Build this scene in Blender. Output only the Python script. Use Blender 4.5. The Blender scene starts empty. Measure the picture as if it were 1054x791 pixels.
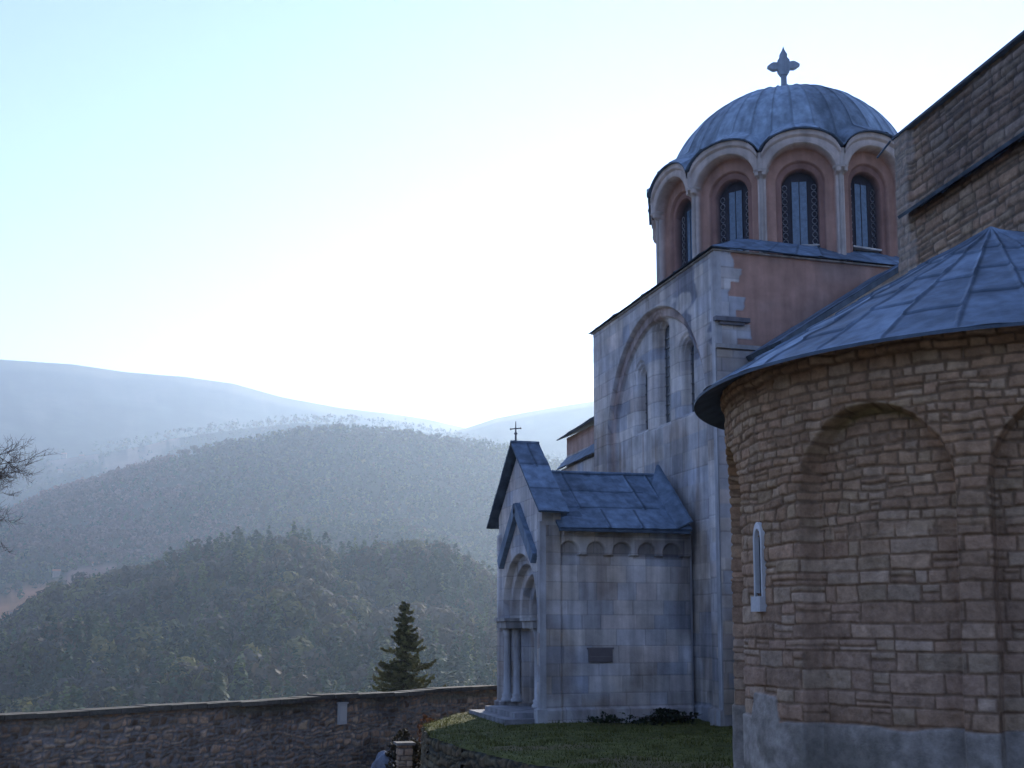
import bpy, math, random
import numpy as np
R = math.radians
rng = np.random.default_rng(7)
random.seed(7)
scene = bpy.context.scene
col = scene.collection

# ------------------------------------------------------------------ camera numbers
EYE = 2.6
YAW, PITCH, FPX = R(16.2), R(6.5), 1180.0

def ray(px, py):
    xc = (px - 527) / FPX; u = (511 - py) / FPX
    fw = math.cos(PITCH) - u * math.sin(PITCH); z = math.sin(PITCH) + u * math.cos(PITCH)
    return xc * math.cos(YAW) + fw * math.sin(YAW), -xc * math.sin(YAW) + fw * math.cos(YAW), z

def az_tan(px, py):
    x, y, z = ray(px, py)
    return math.atan2(x, y), z / math.hypot(x, y)

# ------------------------------------------------------------------ numpy noise
def _hash(ix, iy, seed):
    h = (ix.astype(np.int64) * 374761393 + iy.astype(np.int64) * 668265263 + seed * 1442695041) & 0x7fffffff
    h = ((h ^ (h >> 13)) * 1274126177) & 0x7fffffff
    h = (h ^ (h >> 16)) & 0x7fffffff
    return (h % 100003) / 100003.0

def vn(x, y, seed=0):
    x = np.asarray(x, float); y = np.asarray(y, float)
    x0 = np.floor(x); y0 = np.floor(y); fx = x - x0; fy = y - y0
    fx = fx * fx * (3 - 2 * fx); fy = fy * fy * (3 - 2 * fy)
    a = _hash(x0, y0, seed); b = _hash(x0 + 1, y0, seed); c = _hash(x0, y0 + 1, seed); d = _hash(x0 + 1, y0 + 1, seed)
    return (a * (1 - fx) + b * fx) * (1 - fy) + (c * (1 - fx) + d * fx) * fy

def fbm(x, y, seed=0, octv=4):
    s = 0; a = .5; t = 0
    for k in range(octv):
        s = s + a * vn(x * 2 ** k, y * 2 ** k, seed + k * 17); t += a; a *= .5
    return s / t

def sst(a, b, x):
    t = np.clip((x - a) / (b - a), 0, 1)
    return t * t * (3 - 2 * t)

# ------------------------------------------------------------------ mesh builder
class MB:
    def __init__(s): s.V = []; s.F = []; s.C = []; s.n = 0
    def add(s, v, faces, c=(1, 1, 1), smooth=False, mat=0):
        v = np.asarray(v, float).reshape(-1, 3); f = np.asarray(faces, int)
        s.V.append(v); s.F.append((f + s.n, smooth, mat))
        c = np.asarray(c, float)
        if c.ndim == 1: c = np.tile(c, (len(v), 1))
        s.C.append(c.reshape(-1, 3)); s.n += len(v); return s
    def box(s, lo, hi, c=(1, 1, 1), mat=0):
        x0, y0, z0 = lo; x1, y1, z1 = hi
        v = [(x0, y0, z0), (x1, y0, z0), (x1, y1, z0), (x0, y1, z0), (x0, y0, z1), (x1, y0, z1), (x1, y1, z1), (x0, y1, z1)]
        f = [(0, 3, 2, 1), (4, 5, 6, 7), (0, 1, 5, 4), (1, 2, 6, 5), (2, 3, 7, 6), (3, 0, 4, 7)]
        return s.add(v, f, c, False, mat)
    def hexa(s, v8, c=(1, 1, 1), mat=0):
        return s.add(v8, [(0, 3, 2, 1), (4, 5, 6, 7), (0, 1, 5, 4), (1, 2, 6, 5), (2, 3, 7, 6), (3, 0, 4, 7)], c, False, mat)
    def obox(s, cen, size, rz=0, c=(1, 1, 1), mat=0):
        a, b, d = [q / 2 for q in size]; cs, sn = math.cos(rz), math.sin(rz)
        v = []
        for z in (-d, d):
            for x, y in ((-a, -b), (a, -b), (a, b), (-a, b)):
                v.append((cen[0] + x * cs - y * sn, cen[1] + x * sn + y * cs, cen[2] + z))
        return s.hexa(v, c, mat)
    def extrude(s, poly, vec, c=(1, 1, 1), mat=0):
        p = np.asarray(poly, float); n = len(p); q = p + np.asarray(vec, float)
        v = np.vstack([p, q])
        s.add(v, [(i, (i + 1) % n, n + (i + 1) % n, n + i) for i in range(n)], c, False, mat)
        cen = p.mean(0); cq = q.mean(0)
        s.add(np.vstack([p, cen]), [((i + 1) % n, i, n) for i in range(n)], c, False, mat)
        s.add(np.vstack([q, cq]), [(i, (i + 1) % n, n) for i in range(n)], c, False, mat)
        return s
    def tube(s, pts, rad, n=6, c=(1, 1, 1), smooth=True, mat=0):
        pts = np.asarray(pts, float); m = len(pts)
        rad = np.broadcast_to(np.asarray(rad, float), (m,))
        tg = np.gradient(pts, axis=0); tg /= np.linalg.norm(tg, axis=1)[:, None] + 1e-9
        ref = np.where(np.abs(tg[:, 2:3]) > .9, np.array([[1., 0, 0]]), np.array([[0, 0, 1.]]))
        a = np.cross(tg, ref); a /= np.linalg.norm(a, axis=1)[:, None] + 1e-9; b = np.cross(tg, a)
        th = np.linspace(0, 2 * math.pi, n, endpoint=False)
        v = pts[:, None] + rad[:, None, None] * (np.cos(th)[None, :, None] * a[:, None] + np.sin(th)[None, :, None] * b[:, None])
        f = [(i * n + j, i * n + (j + 1) % n, (i + 1) * n + (j + 1) % n, (i + 1) * n + j) for i in range(m - 1) for j in range(n)]
        s.add(v.reshape(-1, 3), f, c, smooth, mat)
        for k, o in ((0, -1), (m - 1, 1)):
            if rad[k] > .004:
                ring = v[k]; s.add(np.vstack([ring, pts[k]]), [((j, (j + 1) % n, n) if o > 0 else ((j + 1) % n, j, n)) for j in range(n)], c, False, mat)
        return s
    def lathe(s, prof, cen, n=16, c=(1, 1, 1), smooth=True, mat=0):
        pr = np.asarray(prof, float); m = len(pr)
        th = np.linspace(0, 2 * math.pi, n, endpoint=False)
        v = np.stack([pr[:, 0:1] * np.cos(th) + cen[0], pr[:, 0:1] * np.sin(th) + cen[1], np.repeat(pr[:, 1:2] + cen[2], n, 1)], -1)
        f = [(i * n + j, i * n + (j + 1) % n, (i + 1) * n + (j + 1) % n, (i + 1) * n + j) for i in range(m - 1) for j in range(n)]
        return s.add(v.reshape(-1, 3), f, c, smooth, mat)
    def relief(s, us, vs, P, N, D, C, mask=None, smooth=True, mat=0):
        u, v = np.meshgrid(us, vs)
        p = P(u, v) + N(u, v) * D(u, v)[..., None]
        c = C(u, v); m, n = u.shape
        i = np.arange(m * n).reshape(m, n)
        f = np.stack([i[:-1, :-1], i[:-1, 1:], i[1:, 1:], i[1:, :-1]], -1).reshape(-1, 4)
        if mask is not None:
            k = mask(u, v).reshape(-1); f = f[k[f].all(1)]
        return s.add(p.reshape(-1, 3), f, c.reshape(-1, 3), smooth, mat)
    def build(s, name, mats, parent=None):
        me = bpy.data.meshes.new(name)
        V = np.vstack(s.V); C = np.vstack(s.C)
        me.vertices.add(len(V)); me.vertices.foreach_set('co', V.astype(np.float32).ravel())
        li = np.concatenate([f.ravel() for f, _, _ in s.F])
        tot = np.concatenate([np.full(len(f), f.shape[1]) for f, _, _ in s.F])
        sm = np.concatenate([np.full(len(f), a) for f, a, _ in s.F]); mi = np.concatenate([np.full(len(f), a) for f, _, a in s.F])
        me.loops.add(len(li)); me.loops.foreach_set('vertex_index', li.astype(np.int32))
        me.polygons.add(len(tot))
        me.polygons.foreach_set('loop_start', (np.cumsum(tot) - tot).astype(np.int32))
        me.polygons.foreach_set('use_smooth', sm.astype(bool)); me.polygons.foreach_set('material_index', mi.astype(np.int32))
        at = me.color_attributes.new('Col', 'FLOAT_COLOR', 'POINT')
        at.data.foreach_set('color', np.hstack([C, np.ones((len(C), 1))]).astype(np.float32).ravel())
        me.update(calc_edges=True); me.validate()
        o = bpy.data.objects.new(name, me)
        for m in (mats if isinstance(mats, (list, tuple)) else [mats]): me.materials.append(m)
        col.objects.link(o)
        if parent is not None:
            o.parent = parent
            if parent.type == 'EMPTY': o.location = -parent.location
        return o

def tag(o, label, cat, group=None):
    o['label'] = label; o['category'] = cat
    if group: o['group'] = group
    return o
def thing(name, label, cat, loc, group=None):
    o = bpy.data.objects.new(name, None); o.location = loc; o.empty_display_size = .3; col.objects.link(o)
    return tag(o, label, cat, group)
def copy_tree(o, parent=None):
    c = o.copy(); col.objects.link(c)
    if parent: c.parent = parent
    for ch in list(o.children): copy_tree(ch, c)
    return c
def kind(o, k): o['kind'] = k; return o

# ------------------------------------------------------------------ materials
def mat(name, rough=.85, var=.25, vscale=3., bump=.3, bscale=30., bdist=.01, spec=.3, streak=0., subtle=None, translucent=0.):
    m = bpy.data.materials.new(name); m.use_nodes = True
    nt = m.node_tree; N = nt.nodes; L = nt.links; b = N['Principled BSDF']
    b.inputs['Roughness'].default_value = rough; b.inputs['Specular IOR Level'].default_value = spec
    tc = N.new('ShaderNodeTexCoord'); at = N.new('ShaderNodeAttribute'); at.attribute_name = 'Col'
    n1 = N.new('ShaderNodeTexNoise'); n1.inputs['Scale'].default_value = vscale; n1.inputs['Detail'].default_value = 6; n1.inputs['Roughness'].default_value = .65
    L.new(tc.outputs['Object'], n1.inputs['Vector'])
    mr = N.new('ShaderNodeMapRange'); mr.inputs[1].default_value = .3; mr.inputs[2].default_value = .7; mr.inputs[3].default_value = 1 - var; mr.inputs[4].default_value = 1 + var
    L.new(n1.outputs['Fac'], mr.inputs[0])
    mx = N.new('ShaderNodeMix'); mx.data_type = 'RGBA'; mx.blend_type = 'MULTIPLY'; mx.inputs[0].default_value = 1
    L.new(at.outputs['Color'], mx.inputs[6]); L.new(mr.outputs[0], mx.inputs[7])
    out = mx.outputs[2]
    if streak:                                     # weather runs down the surface
        mp = N.new('ShaderNodeMapping'); mp.inputs['Scale'].default_value = (2.6, 2.6, .22); L.new(tc.outputs['Object'], mp.inputs['Vector'])
        n3 = N.new('ShaderNodeTexNoise'); n3.inputs['Scale'].default_value = 1.6; n3.inputs['Detail'].default_value = 5; L.new(mp.outputs[0], n3.inputs['Vector'])
        m3 = N.new('ShaderNodeMapRange'); m3.inputs[1].default_value = .35; m3.inputs[2].default_value = .65; m3.inputs[3].default_value = 1 - streak; m3.inputs[4].default_value = 1 + streak * .6
        L.new(n3.outputs['Fac'], m3.inputs[0])
        x3 = N.new('ShaderNodeMix'); x3.data_type = 'RGBA'; x3.blend_type = 'MULTIPLY'; x3.inputs[0].default_value = 1
        L.new(out, x3.inputs[6]); L.new(m3.outputs[0], x3.inputs[7]); out = x3.outputs[2]
    L.new(out, b.inputs['Base Color'])
    if bump:
        n2 = N.new('ShaderNodeTexNoise'); n2.inputs['Scale'].default_value = bscale; n2.inputs['Detail'].default_value = 5; L.new(tc.outputs['Object'], n2.inputs['Vector'])
        bp = N.new('ShaderNodeBump'); bp.inputs['Strength'].default_value = bump; bp.inputs['Distance'].default_value = bdist
        L.new(n2.outputs['Fac'], bp.inputs['Height']); L.new(bp.outputs[0], b.inputs['Normal'])
    if translucent:
        tr = N.new('ShaderNodeBsdfTranslucent'); ms = N.new('ShaderNodeMixShader'); ms.inputs[0].default_value = translucent
        L.new(out, tr.inputs['Color']); L.new(b.outputs[0], ms.inputs[1]); L.new(tr.outputs[0], ms.inputs[2])
        L.new(ms.outputs[0], N['Material Output'].inputs['Surface'])
    return m

M = dict(
    marble=mat('weathered_marble', .8, .25, 1.3, .45, 18, .015, streak=.24),
    rubble=mat('rubble_stone', .95, .3, 9, .7, 38, .012, spec=.15, streak=.12),
    plaster=mat('red_plaster', .92, .2, 1.6, .3, 40, .008, spec=.15, streak=.14),
    lead=mat('lead_sheet', .68, .26, 2.2, .3, 7, .02, spec=.28, streak=.28),
    metal=mat('grey_metal', .45, .1, 4, .1, 30, .003, spec=.5),
    wood=mat('dark_oak', .7, .3, 5, .4, 30, .006, spec=.3),
    glass=mat('leaded_glass', .22, .25, 9, .5, 14, .01, spec=.6),
    darkglass=mat('dark_glass', .55, .2, 9, .3, 14, .01, spec=.12),
    earth=mat('valley_earth', .95, .25, .02, 0, spec=.1),
    turf=mat('turf', .95, .35, 2.5, .6, 25, .03, spec=.1),
    leaf=mat('foliage', .8, .25, .4, 0, spec=.15, translucent=.25),
    needle=mat('spruce_needles', .8, .2, 2, 0, spec=.15, translucent=.2),
    bark=mat('bark', .95, .3, 12, .5, 40, .006, spec=.1),
    house=mat('house_wall', .9, .1, 1, 0, spec=.15),
)

# ------------------------------------------------------------------ stone coursing
def stonework(u, v, seed, hr, lr, wob=.02, wsc=2.5, split=0.):
    r = np.random.default_rng(seed)
    uu = u + wob * (fbm(u * wsc, v * wsc, seed, 2) - .5) * 2
    vv = v + wob * 1.2 * (fbm(u * wsc * .7 + 31, v * wsc * 1.6 + 9, seed + 5, 3) - .5) * 2
    lo, hi = vv.min() - .5, vv.max() + .5
    ed = [lo]
    while ed[-1] < hi: ed.append(ed[-1] + r.uniform(*hr))
    ed = np.array(ed); ci = np.clip(np.searchsorted(ed, vv) - 1, 0, len(ed) - 2)
    dv = np.minimum(vv - ed[ci], ed[ci + 1] - vv)
    du = np.empty_like(uu); sid = np.zeros(uu.shape, int)
    ulo, uhi = uu.min() - 1, uu.max() + 1
    for c in np.unique(ci):
        k = ci == c; h = ed[c + 1] - ed[c]
        se = [ulo + r.uniform(0, lr[1])]
        while se[-1] < uhi + 1: se.append(se[-1] + r.uniform(*lr))
        se = np.array([ulo - 2] + se); x = uu[k]; j = np.clip(np.searchsorted(se, x) - 1, 0, len(se) - 2)
        du[k] = np.minimum(x - se[j], se[j + 1] - x); sid[k] = j * 1009 + c
    e = np.minimum(du, dv)
    if split:                                       # some stones are two thinner ones on top of each other
        sp = _hash(sid, sid * 3 + 1, seed + 50) < split; hgt = ed[ci + 1] - ed[ci]
        off = vv - ed[ci] - hgt * (.35 + .3 * _hash(sid, sid * 5 + 2, seed + 51))
        e = np.where(sp & (hgt > .12), np.minimum(e, np.abs(off)), e); sid = np.where(sp & (hgt > .12) & (off > 0), sid + 500009, sid)
    return [_hash(sid, sid * 7 + q, seed + q * 3) for q in range(1, 5)], e, sid

def mixc(a, b, t): return np.asarray(a) * (1 - t[..., None]) + np.asarray(b) * t[..., None]

def rubble_color(u, v, seed, rn, e, joint, cols, mortar, jd=.03):
    a, b, c, d = rn
    k = (a * len(cols)).astype(int) % len(cols)
    base = np.asarray(cols)[k] * (.86 + .28 * b)[..., None]
    base = base * (.85 + .3 * fbm(u * 1.1, v * 1.1, seed + 40, 4))[..., None]
    return mixc(mortar, base, sst(joint * .35, joint, e))

RUB0 = [(.25, .195, .15), (.235, .185, .145), (.27, .22, .175), (.25, .215, .17), (.262, .205, .165), (.22, .175, .14), (.30, .26, .22), (.27, .235, .195), (.25, .2, .16)]
RUB = [tuple(np.array(q) * (1.42, 1.21, 1.0)) for q in RUB0]
MARB = [tuple(np.array(q) * (1.25, 1.19, 1.12)) for q in [(.43, .435, .455), (.40, .415, .45), (.46, .455, .455), (.43, .415, .41), (.355, .38, .43), (.47, .46, .45), (.41, .415, .43), (.44, .42, .42)]]
RED = np.array((.40, .245, .19))
LEAD = np.array((.155, .215, .29))

def marble_fn(seed, hr=(.3, .62), lr=(.5, 1.9), jd=.008, joint=.016):
    def f(u, v):
        rn, e, sid = stonework(u, v, seed, hr, lr, .006, 1.5)
        a, b, c, d = rn
        k = (a * len(MARB)).astype(int) % len(MARB)
        base = np.asarray(MARB)[k] * (.88 + .24 * b)[..., None]
        st = fbm(u * .7 + 5, v * .5, seed + 3, 4)
        base = mixc(base, base * np.array((.66, .60, .54)), sst(.48, .7, st) * .85)
        st2 = fbm(u * .45 + 15, v * .6 + 4, seed + 6, 4); base = mixc(base, base * np.array((.80, .86, .96)), sst(.5, .66, st2) * .7)
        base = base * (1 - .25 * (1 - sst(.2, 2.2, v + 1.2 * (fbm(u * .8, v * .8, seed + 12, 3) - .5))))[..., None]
        jn = sst(joint * .2, joint, e * (.5 + fbm(u * 3, v * 3, seed + 21, 3))); cc = mixc(base * .7, base, jn)
        dd = -jd * (1 - sst(0, joint, e)) + (c - .5) * .01
        return dd, cc
    return f
def rubble_fn(seed, hr=(.10, .2), lr=(.16, .55), jd=.028, joint=.022, wob=.045, cols=RUB, mortar=(.165, .13, .10)):
    def f(u, v):
        rn, e, sid = stonework(u, v, seed, hr, lr, wob, 2.6, .2)
        e = e * (.6 + .8 * fbm(u * 9, v * 9, seed + 77, 2))
        cc = rubble_color(u, v, seed, rn, e, joint, cols, mortar)
        dd = -jd * (1 - sst(0, joint * 1.2, e)) + (rn[2] - .5) * .022 + (fbm(u * 14, v * 14, seed + 9, 3) - .5) * .024
        return dd, cc
    return f

def plane(o, du, nrm):
    o = np.array(o, float); du = np.array(du, float); n = np.array(nrm, float)
    P = lambda u, v: o + u[..., None] * du + v[..., None] * np.array((0, 0, 1.))
    N = lambda u, v: np.broadcast_to(n, u.shape + (3,))
    return P, N
def grid(a, b, step): return np.linspace(a, b, max(2, int(round((b - a) / step)) + 1))
def arch_sd(u, v, uc, w, zs):
    """signed distance to a round-headed opening (negative inside)"""
    s = u - uc
    return np.where(v < zs, np.abs(s) - w, np.hypot(s, v - zs) - w)
def cut(sd, w=.02): return 1 - sst(-w, w, sd)

# ================================================================== CHURCH
ch = thing('church', 'pale marble church with a lead dome, red plastered drum and a gabled portal porch', 'church', (14, 33, 0))
FX, FY0, FY1 = 14.0, 28.1, 37.75          # facade plane and its two ends
DC = (19.13, 32.9)                        # dome axis
# ---- transept facade (faces -X)
mf = marble_fn(11)
AC, AR, AZ = 32.6, 3.86, 8.62
WINS = [(32.42, .30, 11.72, 8.95), (34.12, .2, 10.68, 9.0), (30.62, .2, 10.74, 8.95)]
def fac_both(u, v):
    d, c = mf(u, v)
    a = arch_sd(u, v, AC, AR, AZ); b = arch_sd(u, v, AC, AR - .3, AZ)
    d = d - .16 * cut(a) - .12 * cut(b)
    ring = cut(a) * (1 - cut(b))
    c = mixc(c, c * np.array((.74, .62, .58)), ring * .9)
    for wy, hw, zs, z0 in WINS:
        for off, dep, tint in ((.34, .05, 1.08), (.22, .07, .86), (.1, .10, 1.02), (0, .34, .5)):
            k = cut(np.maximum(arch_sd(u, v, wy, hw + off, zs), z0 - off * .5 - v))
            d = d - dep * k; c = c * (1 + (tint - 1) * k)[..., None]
    d = d + .09 * (1 - sst(.38, .42, v))
    # dark weathered blocks close to the upper near corner
    p = sst(.50, .58, fbm(u * .9 + 3, v * 1.5, 77, 3)) * sst(9.2, 10.6, v) * (1 - sst(30.2, 31.6, u))
    c = mixc(c, c * np.array((.40, .44, .54)), p)
    run = sst(.55, .7, fbm(u * 3.5, v * .18, 91, 3)) * sst(4.5, 7.5, v) * (1 - sst(8.6, 9.2, v))
    c = mixc(c, c * np.array((.78, .72, .68)), run)
    return d, c
m = MB(); P, N = plane((FX, 0, 0), (0, 1, 0), (-1, 0, 0))
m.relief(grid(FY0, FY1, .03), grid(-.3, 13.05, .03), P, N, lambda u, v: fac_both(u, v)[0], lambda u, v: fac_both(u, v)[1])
m.box((FX + .75, FY0 + .5, -.3), (FX + 1.6, FY1 - .02, 13.0), (.36, .36, .37))
m.box((FX + .012, FY1 - .03, -.3), (FX + 1.2, FY1, 13.0), (.36, .36, .37))
facade = m.build('facade_wall', M['marble'], ch)
for wy, hw, zs, z0 in WINS:
    m = MB(); poly = [(FX + .56, wy - hw - .03, z0 - .02), (FX + .56, wy + hw + .03, z0 - .02)]
    poly += [(FX + .56, wy + (hw + .03) * math.cos(t), zs + (hw + .03) * math.sin(t)) for t in np.linspace(0, math.pi, 13)]
    m.extrude(poly, (.05, 0, 0), (.035, .045, .06))
    for z in np.arange(z0 + .25, zs, .3): m.box((FX + .53, wy - hw, z), (FX + .555, wy + hw, z + .03), (.05, .05, .05))
    m.build('window', M['glass'], facade)
# ---- south cube of the dome base with red plaster (faces -Y)
QUO = [(9.9, 1.0), (10.35, .55), (10.75, 1.05), (11.15, .6), (11.55, .95), (11.95, .45), (12.35, .8), (12.75, .5), (13.3, .5)]
mr_ = marble_fn(23, (.3, .42), (.5, 1.1))
def red_both(u, v):
    d, c = mr_(u, v)
    q = np.full(u.shape, .5)
    for z, w in reversed(QUO): q = np.where(v < z + .2, w, q)
    x = u - FX + .5 * (fbm(u * 1.6, v * 2.2, 5, 4) - .5)
    k = sst(q - .03, q + .03, x) * sst(10.22, 10.26, v)
    pl = RED * (.88 + .3 * fbm(u * .8, v * .8, 61, 4))[..., None]
    pl = mixc(pl, np.array((.30, .235, .21)), sst(.5, .75, fbm(u * .5 + 8, v * .9, 33, 3)) * .55)
    return d * (1 - k) - .03 * k + .07 * (1 - sst(10.18, 10.22, v)), mixc(c, pl, k)
m = MB(); P, N = plane((0, FY0, 0), (1, 0, 0), (0, -1, 0))
m.relief(grid(FX, 24, .035), grid(-.3, 13.05, .035), P, N, lambda u, v: red_both(u, v)[0], lambda u, v: red_both(u, v)[1])
m.box((FX + 1.65, FY0 + .12, -.3), (24, FY1 - .05, 13.0), (.36, .34, .33))
m.build('dome_base_wall', [M['plaster']], ch)
# small dark cornice return and putlog stone on the corner
m = MB()
m.box((FX - .05, FY0 - .16, 10.98), (FX + 1.0, FY0 + .02, 11.1), (.16, .16, .18)); m.box((FX + .1, FY0 - .1, 10.9), (FX + .85, FY0 + .02, 10.977), (.2, .2, .22))
m.box((FX - .02, FY0 - .13, 10.22), (24, FY0 - .02, 10.34), (.36, .35, .34))
m.box((FX - .012, FY0 - .012, -.3), (FX + .2, FY0 + .2, 13.04), (.42, .42, .43)); m.box((FX - .1, FY0 - .05, -.3), (FX + .2, FY0 + .2, .39), (.4, .4, .41))
m.build('string_course', M['marble'], ch)
# ---- lead roof of the dome base: low pyramid with thin eaves
def lead_plane(m, p00, p10, p01, p11, seams_u=(), seams_v=(), step=.03, seed=1, base=LEAD, rib=.028, tone=.4, thick=.05):
    """bilinear lead sheet between four corners; seams as fractions (u list of (frac, v0, v1))"""
    p00, p10, p01, p11 = [np.array(q, float) for q in (p00, p10, p01, p11)]
    lu = max(np.linalg.norm(p10 - p00), np.linalg.norm(p11 - p01)); lv = max(np.linalg.norm(p01 - p00), np.linalg.norm(p11 - p10))
    n = np.cross(p10 - p00, p01 - p00); n /= np.linalg.norm(n) + 1e-9
    P = lambda u, v: (p00 * ((1 - u) * (1 - v))[..., None] + p10 * (u * (1 - v))[..., None] + p01 * ((1 - u) * v)[..., None] + p11 * (u * v)[..., None])
    N = lambda u, v: np.broadcast_to(n, u.shape + (3,))
    def DC_(u, v):
        d = (fbm(u * lu * 1.3, v * lv * 1.3, seed, 3) - .5) * .05; dark = np.zeros(u.shape)
        pu = np.zeros(u.shape); pv = np.zeros(u.shape)
        for s_ in seams_u:
            if not isinstance(s_, tuple): s_ = (s_, 0, 1)
            x = (u - s_[0]) * lu; k = np.exp(-(x / .025) ** 2) * ((v >= s_[1]) & (v <= s_[2]))
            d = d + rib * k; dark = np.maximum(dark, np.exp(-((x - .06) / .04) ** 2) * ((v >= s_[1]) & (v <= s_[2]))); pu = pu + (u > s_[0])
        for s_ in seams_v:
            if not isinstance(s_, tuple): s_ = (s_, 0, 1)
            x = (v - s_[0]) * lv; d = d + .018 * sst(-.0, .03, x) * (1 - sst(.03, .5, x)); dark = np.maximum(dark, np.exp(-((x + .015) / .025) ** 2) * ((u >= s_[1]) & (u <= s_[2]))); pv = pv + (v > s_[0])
        h = _hash(pu, pv, seed + 3)
        c = base * (1 + tone * (h - .5))[..., None] * (.8 + .4 * fbm(u * lu * .8, v * lv * .8, seed + 8, 4))[..., None]
        return d, mixc(c, c * .35, dark * .8)
    m.relief(grid(0, 1, step / lu), grid(0, 1, step / lv), P, N, lambda u, v: DC_(u, v)[0], lambda u, v: DC_(u, v)[1])
    q = [p - n * thick for p in (p00, p10, p11, p01)] + [p - n * .012 for p in (p00, p10, p11, p01)]
    m.hexa(np.array(q), base * .6)
m = MB(); e = .15; zl, zh = 13.07, 13.85
E_ = [(FX - e, FY0 - e), (24 + e, FY0 - e), (24 + e, FY1 + e), (FX - e, FY1 + e)]
I_ = [(DC[0] + 3.7 * sx, DC[1] + 3.7 * sy) for sx, sy in ((-1, -1), (1, -1), (1, 1), (-1, 1))]
for i in range(4):
    j = (i + 1) % 4
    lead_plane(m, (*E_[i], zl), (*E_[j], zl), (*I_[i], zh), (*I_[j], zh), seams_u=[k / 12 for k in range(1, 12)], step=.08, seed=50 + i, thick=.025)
m.box((FX - .06, FY0 - .06, 13.0), (24.06, FY1 + .06, 13.04), (.38, .37, .36))
m.build('base_roof', M['lead'], ch)
# ---- drum: twelve faces with nested arches
RD = 4.42; AP = RD * math.cos(R(15)); HWF = RD * math.sin(R(15))
ZS, ZB = 15.82, 13.2
PHD = R(-5.3)
NW = 1.0                                  # half width of a blind arch on the drum
def scal(x): return 16.58 + .85 * np.sqrt(np.clip(1 - (np.abs(x) / (HWF * 1.03)) ** 2, 0, 1)) - .85 * math.sqrt(1 - 1 / 1.03 ** 2)

def dirs(th):      # th from -Y towards -X
    n = np.array((-math.sin(th), -math.cos(th), 0)); t = np.array((-math.cos(th), math.sin(th), 0)); return n, t
mdr = MB(); panes = []
for k in range(12):
    th = R(30 * k) + PHD; n, t = dirs(th); o = np.array((DC[0], DC[1], 0)) + n * AP
    P, N = plane(o, t, n)
    def both(u, v, k=k):
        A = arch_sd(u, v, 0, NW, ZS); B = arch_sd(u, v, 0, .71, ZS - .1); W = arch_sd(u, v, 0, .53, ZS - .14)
        top = np.hypot(u, np.maximum(v - ZS, 0))
        pale = np.array((.54, .47, .425)) * (.82 + .36 * fbm(u * 2 + k * 7, v * 2, 21, 4))[..., None]
        pl = RED * (.80 + .42 * fbm(u * 1.2 + k * 5, v * 1.2, 71, 4))[..., None]
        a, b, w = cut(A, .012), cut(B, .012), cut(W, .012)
        d = -.20 * a - .10 * b - .26 * w + .07 * sst(-.19, -.15, v - scal(u)) + .2 * sst(NW + .0, NW + .03, np.hypot(u, v - ZS)) * sst(ZS + .06, ZS + .1, v)
        ringm = np.exp(-((v - scal(u) + .2) / .025) ** 2) + np.exp(-((np.where(v > ZS, top, 9) - NW - .06) / .015) ** 2)
        d = d + (fbm(u * 5, v * 5, 3, 2) - .5) * .015 - ringm * .02
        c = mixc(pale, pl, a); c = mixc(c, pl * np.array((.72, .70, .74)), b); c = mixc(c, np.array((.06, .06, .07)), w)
        return d, c
    keep = lambda u, v: v < scal(u) + .03
    mdr.relief(grid(-HWF, HWF, .025), grid(ZB - .2, 17.4, .025), P, N, lambda u, v: both(u, v)[0], lambda u, v: both(u, v)[1], mask=keep)
    # engaged colonnette on the edge between faces
    c0 = np.array((DC[0], DC[1], 0)) + dirs(th + R(15))[0] * (RD + .01)
    mdr.tube([(c0[0], c0[1], ZB), (c0[0], c0[1], ZS + .1)], .065, 10, (.44, .39, .35))
    mdr.lathe([(.065, 0), (.13, .1), (.2, .2), (.24, .26), (.0, .27)], (c0[0], c0[1], ZS + .02), 10, (.46, .41, .37))
    c1 = np.array((DC[0], DC[1], 0)) + dirs(th + R(15))[0] * (RD + .13)
    mdr.tube([(c1[0], c1[1], ZS + .2), (c1[0], c1[1], float(scal(HWF)) + .02)], .105, 10, (.52, .455, .41))
    panes.append((n, t, o))
mdr.lathe([(AP - .75, ZB - .2), (AP - .75, 17.6)], (DC[0], DC[1], 0), 24, (.2, .15, .13))
drum = mdr.build('drum', M['plaster'], ch)
for n, t, o in panes:
    m = MB(); b = o - n * .57; hw = .55
    poly = [b + t * hw + (0, 0, ZB + .3), b - t * hw + (0, 0, ZB + .3)] + [b - t * hw * math.cos(a) + np.array((0, 0, ZS - .16 + hw * math.sin(a))) for a in np.linspace(0, math.pi, 13)]
    m.extrude(poly, -n * .04, (.03, .045, .07)); m.obox(tuple(b + n * .012 + np.array((0, 0, (ZB + .5 + ZS + .1) / 2))), (.44, .016, ZS - ZB - .4), math.atan2(t[1], t[0]), (.09, .15, .22))
    for x in (-.23, 0, .23): m.tube([b + n * .03 + t * x + (0, 0, ZB + .45), b + n * .03 + t * x + (0, 0, ZS + .15)], .012, 4, (.06, .06, .07), mat=1)
    for sx in (-.43, .43):                       # bull's-eye panes along both edges
        for z in np.arange(ZB + .85, ZS + .02, .21):
            ring = [b + n * .03 + t * (sx + .075 * math.cos(a)) + np.array((0, 0, z + .09 * math.sin(a))) for a in np.linspace(0, 2 * math.pi, 9)]
            m.tube(ring, .016, 4, (.30, .31, .33), mat=1)
    m.obox(tuple(b + n * .12 + np.array((0, 0, ZB + .66))), (1.04, .3, .05), math.atan2(t[1], t[0]), (.5, .48, .45), mat=1)
    m.build('window', [M['glass'], M['marble']], drum)
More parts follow.
